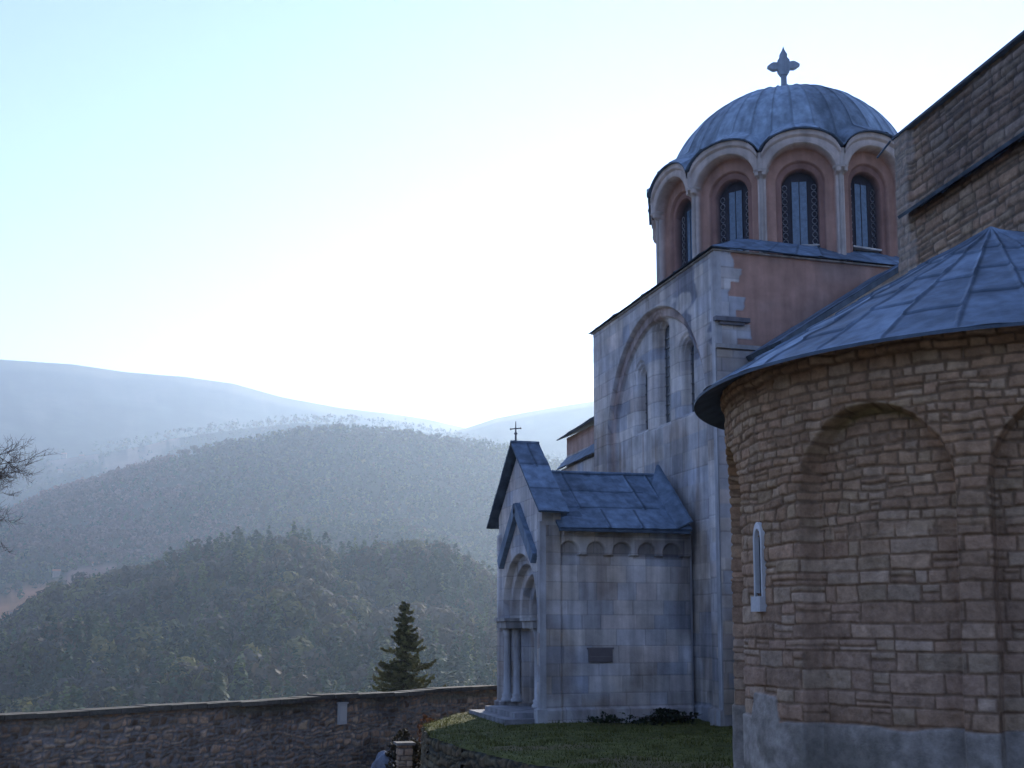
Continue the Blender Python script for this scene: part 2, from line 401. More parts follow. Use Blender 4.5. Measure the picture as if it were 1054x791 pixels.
# ---- dome shell with meridian seams, and the scalloped eaves
DZ, DR, DH = 16.2, 4.18, 4.13
def eave(th):                                 # the wavy lower rim follows the twelve arches
    k = np.round((th - PHD) / R(30)) * R(30) + PHD; a = th - k; x = AP * np.tan(a)
    return AP / np.cos(a) + .36, scal(x) + .03
def dome_pt(th, t):
    re, ze = eave(th); zt_ = DZ + DH; z = ze + (zt_ - ze) * (1 - (1 - t) ** 1.9)
    rd = DR * np.sqrt(np.clip(1 - ((z - DZ) / DH) ** 2, 0, 1)); rl = re - (z - ze) / .62
    r_ = np.where(t >= .9999, 0., .5 * (rd + rl + np.sqrt((rd - rl) ** 2 + .004)))
    return np.stack([DC[0] - r_ * np.sin(th), DC[1] - r_ * np.cos(th), z], -1)
def dome_n(th, t):
    p = dome_pt(th, t); n = np.stack([(p[..., 0] - DC[0]) / DR ** 2, (p[..., 1] - DC[1]) / DR ** 2, (p[..., 2] - DZ) / DH ** 2], -1)
    return n / np.linalg.norm(n, axis=-1)[..., None]
NS = 40
def dome_dc(th, t):
    ph = t * 1.5
    s = th / (2 * math.pi) * NS; f = s - np.floor(s); w = (2 * math.pi * DR / NS) * np.cos(ph)
    x = np.minimum(f, 1 - f) * w; k = np.exp(-(x / .032) ** 2) * sst(1.45, 1.25, ph)
    lap = (ph * 2.6 + _hash(np.floor(s), np.floor(s), 3) * .9); lf = lap - np.floor(lap)
    h = _hash(np.floor(s), np.floor(lap) * 0, 9); h2 = _hash(np.floor(s), np.floor(s) * 3, 19)
    c = np.array((.24, .31, .38)) * (.58 + .2 * h + .62 * h2)[..., None] * (.82 + .36 * fbm(s * 1.1, ph * .6, 44, 4))[..., None] * (.8 + .4 * fbm(s * 3.1, ph * .5, 48, 3))[..., None]
    c = mixc(c, c * .45, np.maximum(k * .75, np.exp(-(lf / .015) ** 2) * .2))
    return .035 * k + (fbm(th * 9, ph * 5, 6, 3) - .5) * .03, c
m = MB()
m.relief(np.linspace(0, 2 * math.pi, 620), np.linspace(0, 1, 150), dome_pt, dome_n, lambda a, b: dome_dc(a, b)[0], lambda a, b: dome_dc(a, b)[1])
tr_ = np.linspace(0, 2 * math.pi, 620); re_, ze_ = eave(tr_); rm = lambda q, z: np.stack([DC[0] - q * np.sin(tr_), DC[1] - q * np.cos(tr_), z], -1)
for q0, z0, q1, z1 in ((re_, ze_, re_, ze_ - .035), (re_, ze_ - .035, re_ - .45, ze_ - .05)):
    m.add(np.vstack([rm(q0, z0), rm(q1, z1)]), [(i, i + 1, 620 + i + 1, 620 + i) for i in range(619)], LEAD * .7, True)
m.build('dome', M['lead'], ch)
dome = ch.children[-1]
# stone cross with trefoil-like arms
zt = DZ + DH - .06; cx, cy = DC; mc = MB(); CC = np.array((.30, .36, .42)); fr = R(25)
def cbox(x0, x1, z0, z1, d=.11):
    mc.obox((cx + (x0 + x1) / 2 * math.cos(fr), cy - (x0 + x1) / 2 * math.sin(fr), zt + (z0 + z1) / 2), (x1 - x0, d * 2, z1 - z0), -fr, CC)
def cpoly(pts, d=.1):
    ax = np.array((math.cos(fr), -math.sin(fr), 0)); ny = np.array((math.sin(fr), math.cos(fr), 0))
    mc.extrude([np.array((cx, cy, zt)) + ax * a + np.array((0, 0, b)) - ny * d for a, b in pts], ny * 2 * d, CC)
mc.lathe([(.34, -.03), (.3, .1), (.17, .16), (.13, .3)], (cx, cy, zt), 12, CC)
cpoly([(-.10, .1), (.10, .1), (.085, 1.0), (-.085, 1.0)], .09)
cpoly([(-.1, .86), (.1, .86), (.2, 1.02), (.2, 1.36), (.12, 1.46), (.13, 1.56), (.04, 1.72), (0, 1.86), (-.04, 1.72), (-.13, 1.56), (-.12, 1.46), (-.2, 1.36), (-.2, 1.02)], .12)
for sg in (-1, 1):
    cpoly([(sg * .18, 1.08), (sg * .34, 1.06), (sg * .42, 1.1), (sg * .54, 1.19), (sg * .42, 1.28), (sg * .34, 1.32), (sg * .18, 1.30)][::sg], .105)
mc.build('cross', M['marble'], dome)
# ---- nave bay running towards the chapel, and its lead roof
m = MB(); P, N = plane((0, 26.3, 0), (1, 0, 0), (0, -1, 0)); mn = marble_fn(41)
m.relief(grid(15.1, 22.8, .06), grid(-.3, 12.5, .06), P, N, lambda u, v: mn(u, v)[0], lambda u, v: mn(u, v)[1], mask=lambda u, v: v < 10.15 + .63 * np.minimum(u - 15.1, 22.8 - u))
m.box((15.1, 26.33, -.3), (22.8, FY0 - .13, 10.0), (.36, .36, .36))
m.build('nave_wall', M['marble'], ch)
m = MB()
lead_plane(m, (14.85, 28.0, 10.02), (14.85, 26.1, 10.02), (18.95, 28.0, 12.62), (18.95, 26.1, 12.62), seams_u=(.33, .66), step=.06, seed=61, thick=.16, base=LEAD * .75)
lead_plane(m, (23.05, 26.1, 10.02), (23.05, 28.0, 10.02), (18.95, 26.1, 12.62), (18.95, 28.0, 12.62), step=.2, seed=62, thick=.16)
m.build('nave_roof', M['lead'], ch)
# ---- sanctuary beyond the dome bay
m = MB(); P, N = plane((14.62, 0, 0), (0, 1, 0), (-1, 0, 0)); ms_ = marble_fn(43)
def sanc(u, v):
    d, c = ms_(u, v); pl = RED * np.array((1.1, 1.15, 1.2)); k = sst(9.3, 9.35, v); return d - .02 * k + .22 * (1 - sst(8.78, 8.84, v)), mixc(c, np.broadcast_to(pl, c.shape), k * .75)
m.relief(grid(FY1, 42.6, .04), grid(-.3, 10.05, .04), P, N, lambda u, v: sanc(u, v)[0], lambda u, v: sanc(u, v)[1])
m.box((14.7, FY1 + .05, -.3), (23, 42.55, 9.95), (.36, .35, .34))
m.build('sanctuary_wall', M['plaster'], ch)
m = MB()
lead_plane(m, (14.3, 42.9, 10.02), (14.3, FY1 + .02, 10.22), (18.95, 42.9, 12.0), (18.95, FY1 + .02, 12.2), step=.1, seed=63, thick=.06)
lead_plane(m, (23.3, FY1 + .02, 10.1), (23.3, 42.9, 10.1), (18.95, FY1 + .02, 12.2), (18.95, 42.9, 12.0), step=.2, seed=64, thick=.06)
lead_plane(m, (14.22, 42.7, 8.78), (14.22, FY1 + .3, 8.86), (14.64, 42.7, 9.28), (14.64, FY1 + .3, 9.36), step=.06, seed=65, thick=.05)
m.build('sanctuary_roof', M['lead'], ch)
# ---- vestibule (porch) in front of the facade
VX, VY0, VY1, VC = 9.6, 30.1, 34.5, 32.3
mv = marble_fn(51, (.3, .52), (.5, 1.2))
ARX = [10.42, 11.2, 11.98, 12.74, 13.5]
def side_both(u, v):
    d, c = mv(u, v)
    k = (1 - sst(4.58, 4.6, v)) * 1.0
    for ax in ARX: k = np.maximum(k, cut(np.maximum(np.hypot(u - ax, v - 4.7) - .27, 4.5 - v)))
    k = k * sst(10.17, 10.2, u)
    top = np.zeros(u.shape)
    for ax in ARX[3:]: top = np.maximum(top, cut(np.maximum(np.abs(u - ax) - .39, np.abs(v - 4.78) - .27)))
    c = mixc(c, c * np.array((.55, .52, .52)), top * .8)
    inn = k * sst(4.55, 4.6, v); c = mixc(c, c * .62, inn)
    d = d - .11 * k + .1 * (1 - sst(.34, .38, v))
    gro = np.exp(-((u - 10.185) / .03) ** 2); d = d - .05 * gro
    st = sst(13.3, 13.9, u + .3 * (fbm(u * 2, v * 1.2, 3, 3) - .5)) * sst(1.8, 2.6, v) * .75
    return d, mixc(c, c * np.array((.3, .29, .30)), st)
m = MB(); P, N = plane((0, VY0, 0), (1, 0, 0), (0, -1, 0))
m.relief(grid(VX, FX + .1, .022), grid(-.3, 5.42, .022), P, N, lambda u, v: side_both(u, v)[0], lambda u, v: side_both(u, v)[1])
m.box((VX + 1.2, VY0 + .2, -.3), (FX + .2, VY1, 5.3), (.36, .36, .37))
m.extrude([(10.6, VY0 + .2, 5.3), (10.6, VY1, 5.3), (10.6, VC, 6.9)], (3.3, 0, 0), (.34, .34, .35))
vest = m.build('vestibule_wall', M['marble'], ch)
# front with stepped portal
SZ = 3.0; STEP = [(1.72, .2), (1.42, .22), (1.12, .22), (.82, .3)]
mp_ = marble_fn(53, (.3, .5), (.5, 1.1))
def front_both(u, v):
    d, c = mp_(u, v)
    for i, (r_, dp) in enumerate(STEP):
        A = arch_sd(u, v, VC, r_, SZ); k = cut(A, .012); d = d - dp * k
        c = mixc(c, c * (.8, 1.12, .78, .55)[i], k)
    sp = np.maximum(np.abs(u - VC) - 1.72, 0)
    d = d + .06 * sst(1.88, 1.92, np.abs(u - VC)) * (1 - sst(5.4, 5.5, v)) + .1 * (1 - sst(.34, .38, v)) * sst(.8, .82, np.abs(u - VC))
    return d, c
m = MB(); P, N = plane((VX, 0, 0), (0, 1, 0), (-1, 0, 0))
m.relief(grid(VY0, VY1, .022), grid(-.3, 8.0, .022), P, N, lambda u, v: front_both(u, v)[0], lambda u, v: front_both(u, v)[1], mask=lambda u, v: v < 7.86 - .83 * np.abs(u - VC))
mvv = marble_fn(54)
P, N = plane((0, VY0 - .012, 0), (1, 0, 0), (0, -1, 0))
m.relief(grid(VX, 10.15, .03), grid(5.40, 5.95, .03), P, N, lambda u, v: mvv(u, v)[0], lambda u, v: mvv(u, v)[1])
m.box((VX + .05, VY0 + .02, 5.0), (10.15, VY1 - .02, 5.85), (.36, .36, .37))
m.box((VX + .05, VY1 - .1, -.3), (10.6, VY1, 5.6), (.36, .36, .37))
m.extrude([(VX + .05, VY0 + .05, 5.85), (VX + .05, VY1 - .05, 5.85), (VX + .05, VC, 7.72)], (.5, 0, 0), (.36, .36, .37))
m.box((VX + 1.0, VY0 + .25, -.3), (VX + 1.25, VY1 - .1, 5.2), (.2, .2, .2))
m.box((VX - .062, VY0 - .012, -.3), (VX + .12, VY0 + .12, 5.5), (.42, .42, .43)); m.box((VX - .165, VY0 - .105, -.3), (VX + .12, VY0 + .12, .375), (.4, .4, .41))
portal = m.build('portal_front', M['marble'], ch)
for s in (-1, 1):
    for r_, dx in ((1.57, .2), (1.27, .42)):
        m = MB(); x, y = VX + dx - .11, VC + s * r_
        m.lathe([(.0, .36), (.19, .36), (.19, .44), (.14, .5), (.17, .56), (.115, .62), (.105, 2.3), (.125, 2.33), (.11, 2.37), (.17, 2.56), (0, 2.56)], (x, y, 0), 14, (.40, .40, .41))
        m.build('column', M['marble'], portal)
    m = MB()
    m.box((VX - .16, VC + min(s * 1.9, s * .84), 2.56), (VX + .55, VC + max(s * 1.9, s * .84), 2.76), (.27, .26, .25))
    m.box((VX - .22, VC + min(s * 1.95, s * .8), 2.764), (VX + .55, VC + max(s * 1.95, s * .8), 2.86), (.31, .30, .29))
    m.build('impost', M['marble'], portal)
m = MB()
m.box((VX + .93, VC - .8, .1), (VX + .99, VC + .8, 2.7), (.07, .045, .03))
for i in range(1, 8): m.box((VX + .915, VC - .8 + i * .2 - .008, .1), (VX + .9295, VC - .8 + i * .2 + .008, 2.7), (.03, .02, .015))
for z in (.5, 2.1): m.box((VX + .9, VC - .78, z), (VX + .914, VC + .78, z + .1), (.04, .04, .045))
m.build('door', M['wood'], portal)
# stone steps at the threshold
m = MB(); m.box((VX - 1.0, VC - 2.0, -.3), (VX + .2, VC + 2.0, .1), (.2, .2, .21)); m.box((VX - .6, VC - 1.6, .103), (VX + .6, VC + 1.6, .24), (.24, .24, .25))
m.build('step', M['marble'], portal)
# roofs of the porch
m = MB(); RZ, EZ, EY = 7.17, 5.32, 2.55
lead_plane(m, (10.0, VC - EY, EZ), (FX - .02, VC - EY, EZ + .03), (10.0, VC, RZ), (FX - .02, VC, RZ + .03), seams_u=[(.02, .3, .7), (.22, .33, 1), (.37, .0, .33), (.62, 0, .33), (.72, .33, 1), (.9, 0, 1)], seams_v=[(.36, .02, .85), (.66, .02, .8)], step=.022, seed=71, rib=.035, thick=.07)
lead_plane(m, (FX - .02, VC + EY, EZ), (10.0, VC + EY, EZ), (FX - .02, VC, RZ + .03), (10.0, VC, RZ), seams_u=(.3, .6), step=.1, seed=72, thick=.09)
m.tube([(10.1, VC, RZ + .03), (FX - .02, VC, RZ + .06)], .05, 8, LEAD)
# flashing against the facade
m.extrude([(FX - .5, VC - EY, EZ + .06), (FX - .42, VC - .6, RZ - .3), (FX - .1, VC - .25, RZ + .35), (FX - .1, VC - EY - .05, EZ + .25)], (.09, 0, 0), LEAD * .8)
m.box((10.0, VC - EY - .03, EZ - .1), (FX - .1, VC - EY + .06, EZ - .03), LEAD * .45)
m.build('vestibule_roof', M['lead'], ch)
m = MB(); GZ, GE, GY = 8.06, 5.74, 2.78
lead_plane(m, (9.34, VC - GY, GE), (10.22, VC - GY, GE), (9.34, VC, GZ), (10.22, VC, GZ), seams_u=[(.5, .62, 1)], seams_v=[(.32, 0, 1), (.66, 0, 1)], step=.02, seed=73, rib=.035, thick=.06)
lead_plane(m, (10.22, VC + GY, GE), (9.34, VC + GY, GE), (10.22, VC, GZ), (9.34, VC, GZ), seams_v=(.33, .66), step=.05, seed=74, thick=.07)
m.box((9.34, VC - .06, GZ - .03), (10.22, VC + .06, GZ + .035), LEAD)
# infill between the two roof heights
m.extrude([(10.16, VC - GY + .1, GE - .1), (10.16, VC, GZ - .14), (10.16, VC + GY - .1, GE - .1)], (.05, 0, 0), LEAD * .7)
groof = m.build('gable_roof', M['lead'], ch)
m = MB(); q = (9.5, VC, GZ)
m.tube([(q[0], q[1], q[2] - .02), (q[0], q[1], q[2] + .62)], [.035, .012], 6, (.1, .11, .13)); m.tube([(q[0] - .12, q[1] + .12, q[2] + .4), (q[0] + .12, q[1] - .12, q[2] + .4)], .02, 5, (.1, .11, .13))
m.lathe([(0, -.07), (.06, 0), (0, .07)], (q[0], q[1], q[2] + .25), 8, (.1, .11, .13))
for dx, dz in ((-.12, .4), (.12, .4)): m.lathe([(0, -.04), (.035, 0), (0, .04)], (q[0] + dx, q[1] - dx, q[2] + dz), 6, (.1, .11, .13))
m.build('cross', M['metal'], groof)
m = MB()
for s in (-1, 1):
    a0 = np.array((9.44, VC, 6.1)); a1 = np.array((9.44, VC + s * 1.75, 4.5)); up = np.array((0, s * .1, .13))
    m.hexa(np.array([a0 - up, a1 - up, a1 - up + (.17, 0, 0), a0 - up + (.17, 0, 0), a0 + up, a1 + up, a1 + up + (.17, 0, 0), a0 + up + (.17, 0, 0)]), LEAD * .9)
m.build('portal_hood', M['lead'], ch)

# ================================================================== STONE CHAPEL (foreground right)
OX, OY, RA = 10.2, 12.35, 3.52
cp = thing('stone_chapel', 'rough rubble stone chapel with a round arcaded apse under a conical lead roof', 'church', (OX, OY, -2.2))
EZ_A = 5.76
NICH = [(62.1, .905, 4.08), (26.6, .905, 4.08), (112.5, .80, 4.15), (148, .9, 4.1), (-9, .9, 4.1)]
ra_lo = rubble_fn(101, (.10, .23), (.14, .66), .02, .02, .02, RUB, (.22, .145, .09))
ra_hi = rubble_fn(102, (.09, .15), (.11, .34), .022, .024, .05, RUB, (.21, .145, .095))
def apse_both(s, v):
    """s = arc length measured from th=90"""
    d1, c1 = ra_lo(s, v); d2, c2 = ra_hi(s, v); k = sst(3.55, 3.75, v + .25 * (fbm(s * 2, v, 6, 2) - .5))
    d = d1 * (1 - k) + d2 * k; c = mixc(c1, c2, k)
    # lower courses greyer and larger, upper warmer
    c = mixc(c * np.array((.98, .98, 1.03)), c * np.array((1.04, .98, .90)), sst(2.0, 4.5, v))
    wv = .03 * (fbm(s * 3, v * 3, 15, 2) - .5)
    for th, w, zs in NICH:
        sd = arch_sd(s, v, R(th - 90) * RA, w, zs) + wv
        kk = cut(sd, .03); d = d - .26 * kk
        vou = np.exp(-((sd - .1) / .12) ** 2) * sst(zs - .1, zs + .15, v)
        c = mixc(c, c * np.array((1.12, 1.06, 1.0)), vou * .5)
        c = mixc(c, c * np.array((.72, .86, .62)), np.exp(-((sd + .03) / .05) ** 2) * sst(zs + .6, zs + .85, v) * .8)
    # patched plaster at the foot
    edge = 1.53 + .14 * (fbm(s * 1.6 + 4, v * .6, 8, 3) - .5) + .30 * sst(-.34, -.26, s + .05 * fbm(v * 9, s, 3, 2)) * (1 - sst(.2, .30, s + .06 * fbm(v * 7, s, 5, 2)))
    pk = 1 - sst(-.015, .015, v - edge)
    pc = np.array((.34, .305, .265)) * (.5 + .9 * fbm(s * 1.4, v * 1.8, 31, 5))[..., None]
    pc = mixc(pc, np.array((.20, .18, .15)), sst(.46, .62, fbm(s * 2.2 + 3, v * 2.6, 12, 4)) * sst(1.75, 1.2, v))
    dirt = np.exp(-((v - edge - .05) / .16) ** 2)
    c = mixc(c, c * np.array((.86, .76, .64)), dirt * .4)
    d = d * (1 - pk) + pk * (.03 + .02 * (fbm(s * 5, v * 5, 2, 3) - .5)) - .26 * pk * sum(cut(arch_sd(s, v, R(th - 90) * RA, w, zs) + wv, .03) for th, w, zs in NICH)
    c = mixc(c, pc, pk)
    d = d + .05 * sst(5.5, 5.56, v)
    # slit window recess on the apse axis
    wsd = np.maximum(arch_sd(s, v, .0, .07, 3.62), 2.95 - v); wk = cut(wsd, .012); d = d - .25 * wk; c = mixc(c, np.array((.03, .035, .045)), wk)
    return d, c
def apP(s, v): th = s / RA + math.pi / 2; return np.stack([OX - RA * np.sin(th), OY - RA * np.cos(th), v], -1)
def apN(s, v): th = s / RA + math.pi / 2; return np.stack([-np.sin(th), -np.cos(th), np.zeros_like(th)], -1)
m = MB()
m.relief(grid(-math.pi / 2 * RA, math.pi / 2 * RA, .0135), grid(-2.4, EZ_A, .0135), apP, apN, lambda u, v: apse_both(u, v)[0], lambda u, v: apse_both(u, v)[1])
rs = rubble_fn(105)
P, N = plane((0, OY - RA, 0), (1, 0, 0), (0, -1, 0))
m.relief(grid(OX, 12.6, .03), grid(-2.4, EZ_A, .03), P, N, lambda u, v: rs(u, v)[0], lambda u, v: rs(u, v)[1])
m.box((OX + .5, OY - RA + .3, -2.4), (12.6, OY + RA, EZ_A - .05), (.28, .24, .19))
apse = m.build('apse_wall', M['rubble'], cp)
# slit window surround (light stone) and pane
def apw(s, v, d): th = s / RA + math.pi / 2; return np.array((OX - (RA + d) * math.sin(th), OY - (RA + d) * math.cos(th), v))
m = MB(); inn = []; out = []
for s, v in [(-.072, 3.0)] + [(-.072 * math.cos(a), 3.62 + .15 * math.sin(a)) for a in np.linspace(0, math.pi, 13)] + [(.072, 3.0)]: inn.append((s, v))
for s, v in [(-.105, 2.88)] + [(-.105 * math.cos(a), 3.62 + .23 * math.sin(a)) for a in np.linspace(0, math.pi, 13)] + [(.105, 2.88)]: out.append((s, v))
n_ = len(inn)
fi = np.array([apw(s, v, .035) for s, v in inn]); fo = np.array([apw(s, v, .035) for s, v in out]); bi = np.array([apw(s, v, -.06) for s, v in inn]); bo = np.array([apw(s, v, -.1) for s, v in out])
seg = lambda a, b: (np.vstack([a, b]), [(i, i + 1, n_ + i + 1, n_ + i) for i in range(n_ - 1)])
WHT = (.55, .55, .54)
for a, b in ((fo, fi), (fi, bi), (bo, fo)): v_, f_ = seg(a, b); m.add(v_, f_, WHT)
c8 = [apw(-.11, 2.78, -.1), apw(.11, 2.78, -.1), apw(.11, 2.78, .08), apw(-.11, 2.78, .08), apw(-.11, 2.96, -.1), apw(.11, 2.96, -.1), apw(.11, 2.96, .075), apw(-.11, 2.96, .075)]
m.hexa(np.array(c8), (.5, .5, .5))
wf = m.build('window_frame', M['marble'], apse)
m = MB(); m.extrude([apw(s * 1.1, v, -.03) for s, v in inn], apN(np.array(0.), np.array(0.)) * -.03, (.02, .028, .04)); m.build('window_pane', M['darkglass'], apse)
# conical lead roof with radial seams and staggered laps; extends as a ridge to the hall wall
RE, ZE, ZA = 3.93, 5.58, 7.86
th_ = lambda u: u
def coneP(th, t): r_ = RE * (1 - t); z = ZE + (ZA - ZE) * t + .10 * np.sin(np.pi * t) * 0; return np.stack([OX - r_ * np.sin(th), OY - r_ * np.cos(th), z], -1)
sl = math.hypot(RE, ZA - ZE); cn, sn_ = (ZA - ZE) / sl, RE / sl
def coneN(th, t): return np.stack([-np.sin(th) * cn, -np.cos(th) * cn, np.full_like(th, sn_)], -1)
NSG = 16
def cone_dc(th, t):
    s = th / math.pi * NSG; i = np.floor(s); f = s - i; w = math.pi * RE / NSG * (1 - t) + 1e-4
    x = np.minimum(f, 1 - f) * w; k = np.exp(-(x / .022) ** 2)
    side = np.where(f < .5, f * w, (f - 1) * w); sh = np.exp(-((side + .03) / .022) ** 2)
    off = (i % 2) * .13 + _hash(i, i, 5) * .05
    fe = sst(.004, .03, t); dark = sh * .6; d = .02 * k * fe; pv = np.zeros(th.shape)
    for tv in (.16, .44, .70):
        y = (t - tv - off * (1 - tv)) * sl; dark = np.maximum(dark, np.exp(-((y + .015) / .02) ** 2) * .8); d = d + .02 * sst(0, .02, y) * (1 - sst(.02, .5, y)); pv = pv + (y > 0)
    h = _hash(i, pv, 12)
    c = LEAD * (.72 + .5 * h)[..., None] * (.7 + .6 * fbm(th * 5, t * 5, 14, 4))[..., None]
    return d + (fbm(th * 7, t * 7, 4, 3) - .5) * .05 * (1 - t), mixc(c, c * .3, dark)
m = MB()
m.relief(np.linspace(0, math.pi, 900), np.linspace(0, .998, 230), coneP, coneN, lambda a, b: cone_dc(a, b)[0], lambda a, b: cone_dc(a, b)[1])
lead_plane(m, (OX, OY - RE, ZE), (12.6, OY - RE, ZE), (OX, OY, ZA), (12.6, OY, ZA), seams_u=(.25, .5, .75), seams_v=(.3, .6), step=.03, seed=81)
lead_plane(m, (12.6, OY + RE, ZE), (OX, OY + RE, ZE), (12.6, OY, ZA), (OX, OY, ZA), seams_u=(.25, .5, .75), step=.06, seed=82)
tt = np.linspace(0, math.pi, 120)
rim = lambda r_, z: np.stack([OX - r_ * np.sin(tt), OY - r_ * np.cos(tt), np.full_like(tt, z)], -1)
for (r0, z0), (r1, z1) in (((RE + .0, ZE + .004), (RE + .0, ZE - .035)), ((RE + .0, ZE - .035), (RA - .1, ZE + .17))):
    a, b = rim(r0, z0), rim(r1, z1); m.add(np.vstack([a, b]), [(i, i + 1, 120 + i + 1, 120 + i) for i in range(119)], LEAD * .5, True)
m.build('apse_roof', M['lead'], cp)
# hall behind the apse: two-storey wall with a lead ledge, receding to its far corner
F0 = np.array((12.26, 17.25, 0)); dw = np.array((-.095, -1., 0)); dw /= np.linalg.norm(dw); nw = np.array((-dw[1] * -1, dw[0] * -1, 0)); nw = np.array((dw[1], -dw[0], 0))
if nw[0] > 0: nw = -nw
rh = rubble_fn(111, (.12, .22), (.18, .6), .035, .03, .03, [tuple(np.array(q) * np.array((.95, .97, 1.02))) for q in RUB])
def hall_both(u, v):
    d, c = rh(u, v)
    q = _hash(np.floor(v / .36), np.floor(v / .36), 4) * .25 + .35
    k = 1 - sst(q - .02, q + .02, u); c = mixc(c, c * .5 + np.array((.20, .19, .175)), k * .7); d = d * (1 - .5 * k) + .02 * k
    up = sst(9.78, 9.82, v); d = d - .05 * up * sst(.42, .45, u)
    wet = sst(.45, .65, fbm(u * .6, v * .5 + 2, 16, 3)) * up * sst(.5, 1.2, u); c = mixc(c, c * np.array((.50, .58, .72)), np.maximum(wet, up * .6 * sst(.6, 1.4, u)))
    return d, c
P, N = plane(F0, dw, nw)
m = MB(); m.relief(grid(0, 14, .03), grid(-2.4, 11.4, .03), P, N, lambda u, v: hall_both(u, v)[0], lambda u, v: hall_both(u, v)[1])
A0 = F0 - nw * .45; A1 = F0 + dw * 14 - nw * .45
v8 = [A0 + (0, 0, -2.4), A1 + (0, 0, -2.4), A1 + (8, 0, -2.4), A0 + (8, 0, -2.4), A0 + (0, 0, 11.3), A1 + (0, 0, 11.3), A1 + (8, 0, 11.3), A0 + (8, 0, 11.3)]
m.hexa(np.array(v8), (.28, .25, .2))
P, N = plane(F0, -nw, -dw); rb = rubble_fn(113)
m.relief(grid(0, 8, .06), grid(-2.4, 11.4, .06), P, N, lambda u, v: rb(u, v)[0], lambda u, v: rb(u, v)[1])
m.build('hall_wall', M['rubble'], cp)
m = MB(); a = F0 - dw * .06 + nw * .03; b = F0 + dw * 14 + nw * .03
lead_plane(m, tuple(b + (0, 0, 11.4)), tuple(a + (0, 0, 11.4)), tuple(b - nw * 4.5 + (0, 0, 12.75)), tuple(a - nw * 4.5 + (0, 0, 12.75)), step=.12, seed=91, thick=.05)
lead_plane(m, tuple(a - nw * 8.9 + (0, 0, 11.4)), tuple(b - nw * 8.9 + (0, 0, 11.4)), tuple(a - nw * 4.5 + (0, 0, 12.75)), tuple(b - nw * 4.5 + (0, 0, 12.75)), step=.3, seed=92, thick=.1)
m.tube([tuple(a + (-.02, 0, 11.4)), tuple(a - dw * .35 + nw * .1 + (0, 0, 11.22))], .02, 5, LEAD * .6)
m.build('hall_roof', M['lead'], cp)
m = MB(); a = F0 + dw * .40 + nw * .2; b = F0 + dw * 14 + nw * .2
lead_plane(m, tuple(b + (0, 0, 9.74)), tuple(a + (0, 0, 9.74)), tuple(b - nw * .33 + (0, 0, 9.97)), tuple(a - nw * .33 + (0, 0, 9.97)), seams_u=[k / 20 for k in range(1, 20)], step=.04, seed=93, thick=.07)
m.build('ledge_roof', M['lead'], cp)

# ================================================================== GROUND, HILLS
PW = np.array((-4.5, 32.6)); QW = np.array((11.9, 43.4)); WD = (QW - PW) / np.linalg.norm(QW - PW); WN = np.array((WD[1], -WD[0]))   # WN points to the yard
def crest(table, dist, drop=0):
    A = []; Hh = []
    for px, py in table:
        a, t = az_tan(px, py); A.append(a); Hh.append(EYE + t * dist - drop)
    A = np.array(A); Hh = np.array(Hh)
    def f(az): return np.interp(az, A, Hh)
    return f
D3, D2, D1, D1B = 600., 1350., 3000., 2500.
L3 = crest([(-600, 690), (-200, 665), (-60, 652), (0, 642), (34, 622), (57, 606), (80, 597), (114, 594), (154, 583), (188, 567), (228, 556), (268, 551), (308, 548), (336, 559), (365, 562), (410, 561), (456, 562), (485, 578), (507, 590), (560, 604), (700, 625), (1100, 645), (1700, 640)], D3, 8)
L2 = crest([(-600, 540), (-300, 545), (-100, 540), (0, 522), (50, 500), (103, 484), (171, 464), (228, 450), (296, 438), (342, 433), (399, 436), (456, 444), (520, 454), (610, 480), (800, 500), (1100, 520), (1700, 500)], D2, 9)
L1 = crest([(-900, 400), (-500, 405), (-200, 372), (-60, 362), (0, 366), (75, 371), (130, 379), (190, 384), (240, 391), (290, 405), (350, 416), (400, 422), (440, 428), (475, 436), (520, 450), (650, 475), (1100, 490), (1700, 470)], D1, 8)
L1B = crest([(200, 540), (300, 500), (400, 462), (445, 446), (475, 435), (510, 423), (545, 416), (580, 410), (615, 405), (700, 391), (900, 370), (1100, 380), (1700, 400)], D1B, 6)
L1C = crest([(-600, 520), (-200, 492), (0, 470), (60, 462), (100, 455), (171, 442), (230, 433), (300, 425), (360, 425), (420, 431), (470, 441), (600, 470), (1100, 520), (1700, 520)], 2150., 7)
BASE = -38.
def hill(az, r, H, d, wf, wb, seed):
    h = H(az)
    f = np.clip((r - (d - wf)) / wf, 0, 1); g = np.where(r < d, f ** .9 * (1 - .12 * np.sin(f * math.pi)), np.clip(1 - (r - d) / wb, 0, 1) ** 1.1)
    return g, h * g + BASE * (1 - g)
def height(x, y):
    r = np.hypot(x, y); az = np.arctan2(x, y)
    dd = -((x - PW[0]) * WN[0] + (y - PW[1]) * WN[1])           # >0 beyond the boundary wall
    near = -2.2 - np.clip(dd - 1.0, 0, None) * .13 + .1 * (fbm(x * .3, y * .3, 2, 3) - .5)
    near = np.maximum(near, BASE) + 3.2 * (1 - sst(3.2, 8.5, r))
    out = near
    for H, d, wf, wb, sd, amp in ((L3, D3, 300, 260, 1, 14), (L2, D2, 640, 500, 2, 36), (L1, D1, 1450, 1500, 3, 45), (L1C, 2150., 800, 500, 6, 30), (L1B, D1B, 1000, 1500, 4, 20)):
        g, z = hill(az, r, H, d, wf, wb, sd)
        gl = (fbm(x * 7 / wf + sd, y * 7 / wf, sd * 11, 4) - .5) * amp * 2 * np.clip(g * (1 - g) * 4, 0, 1)
        out = np.where(g > 0, np.maximum(out, z + gl), out)
    return out
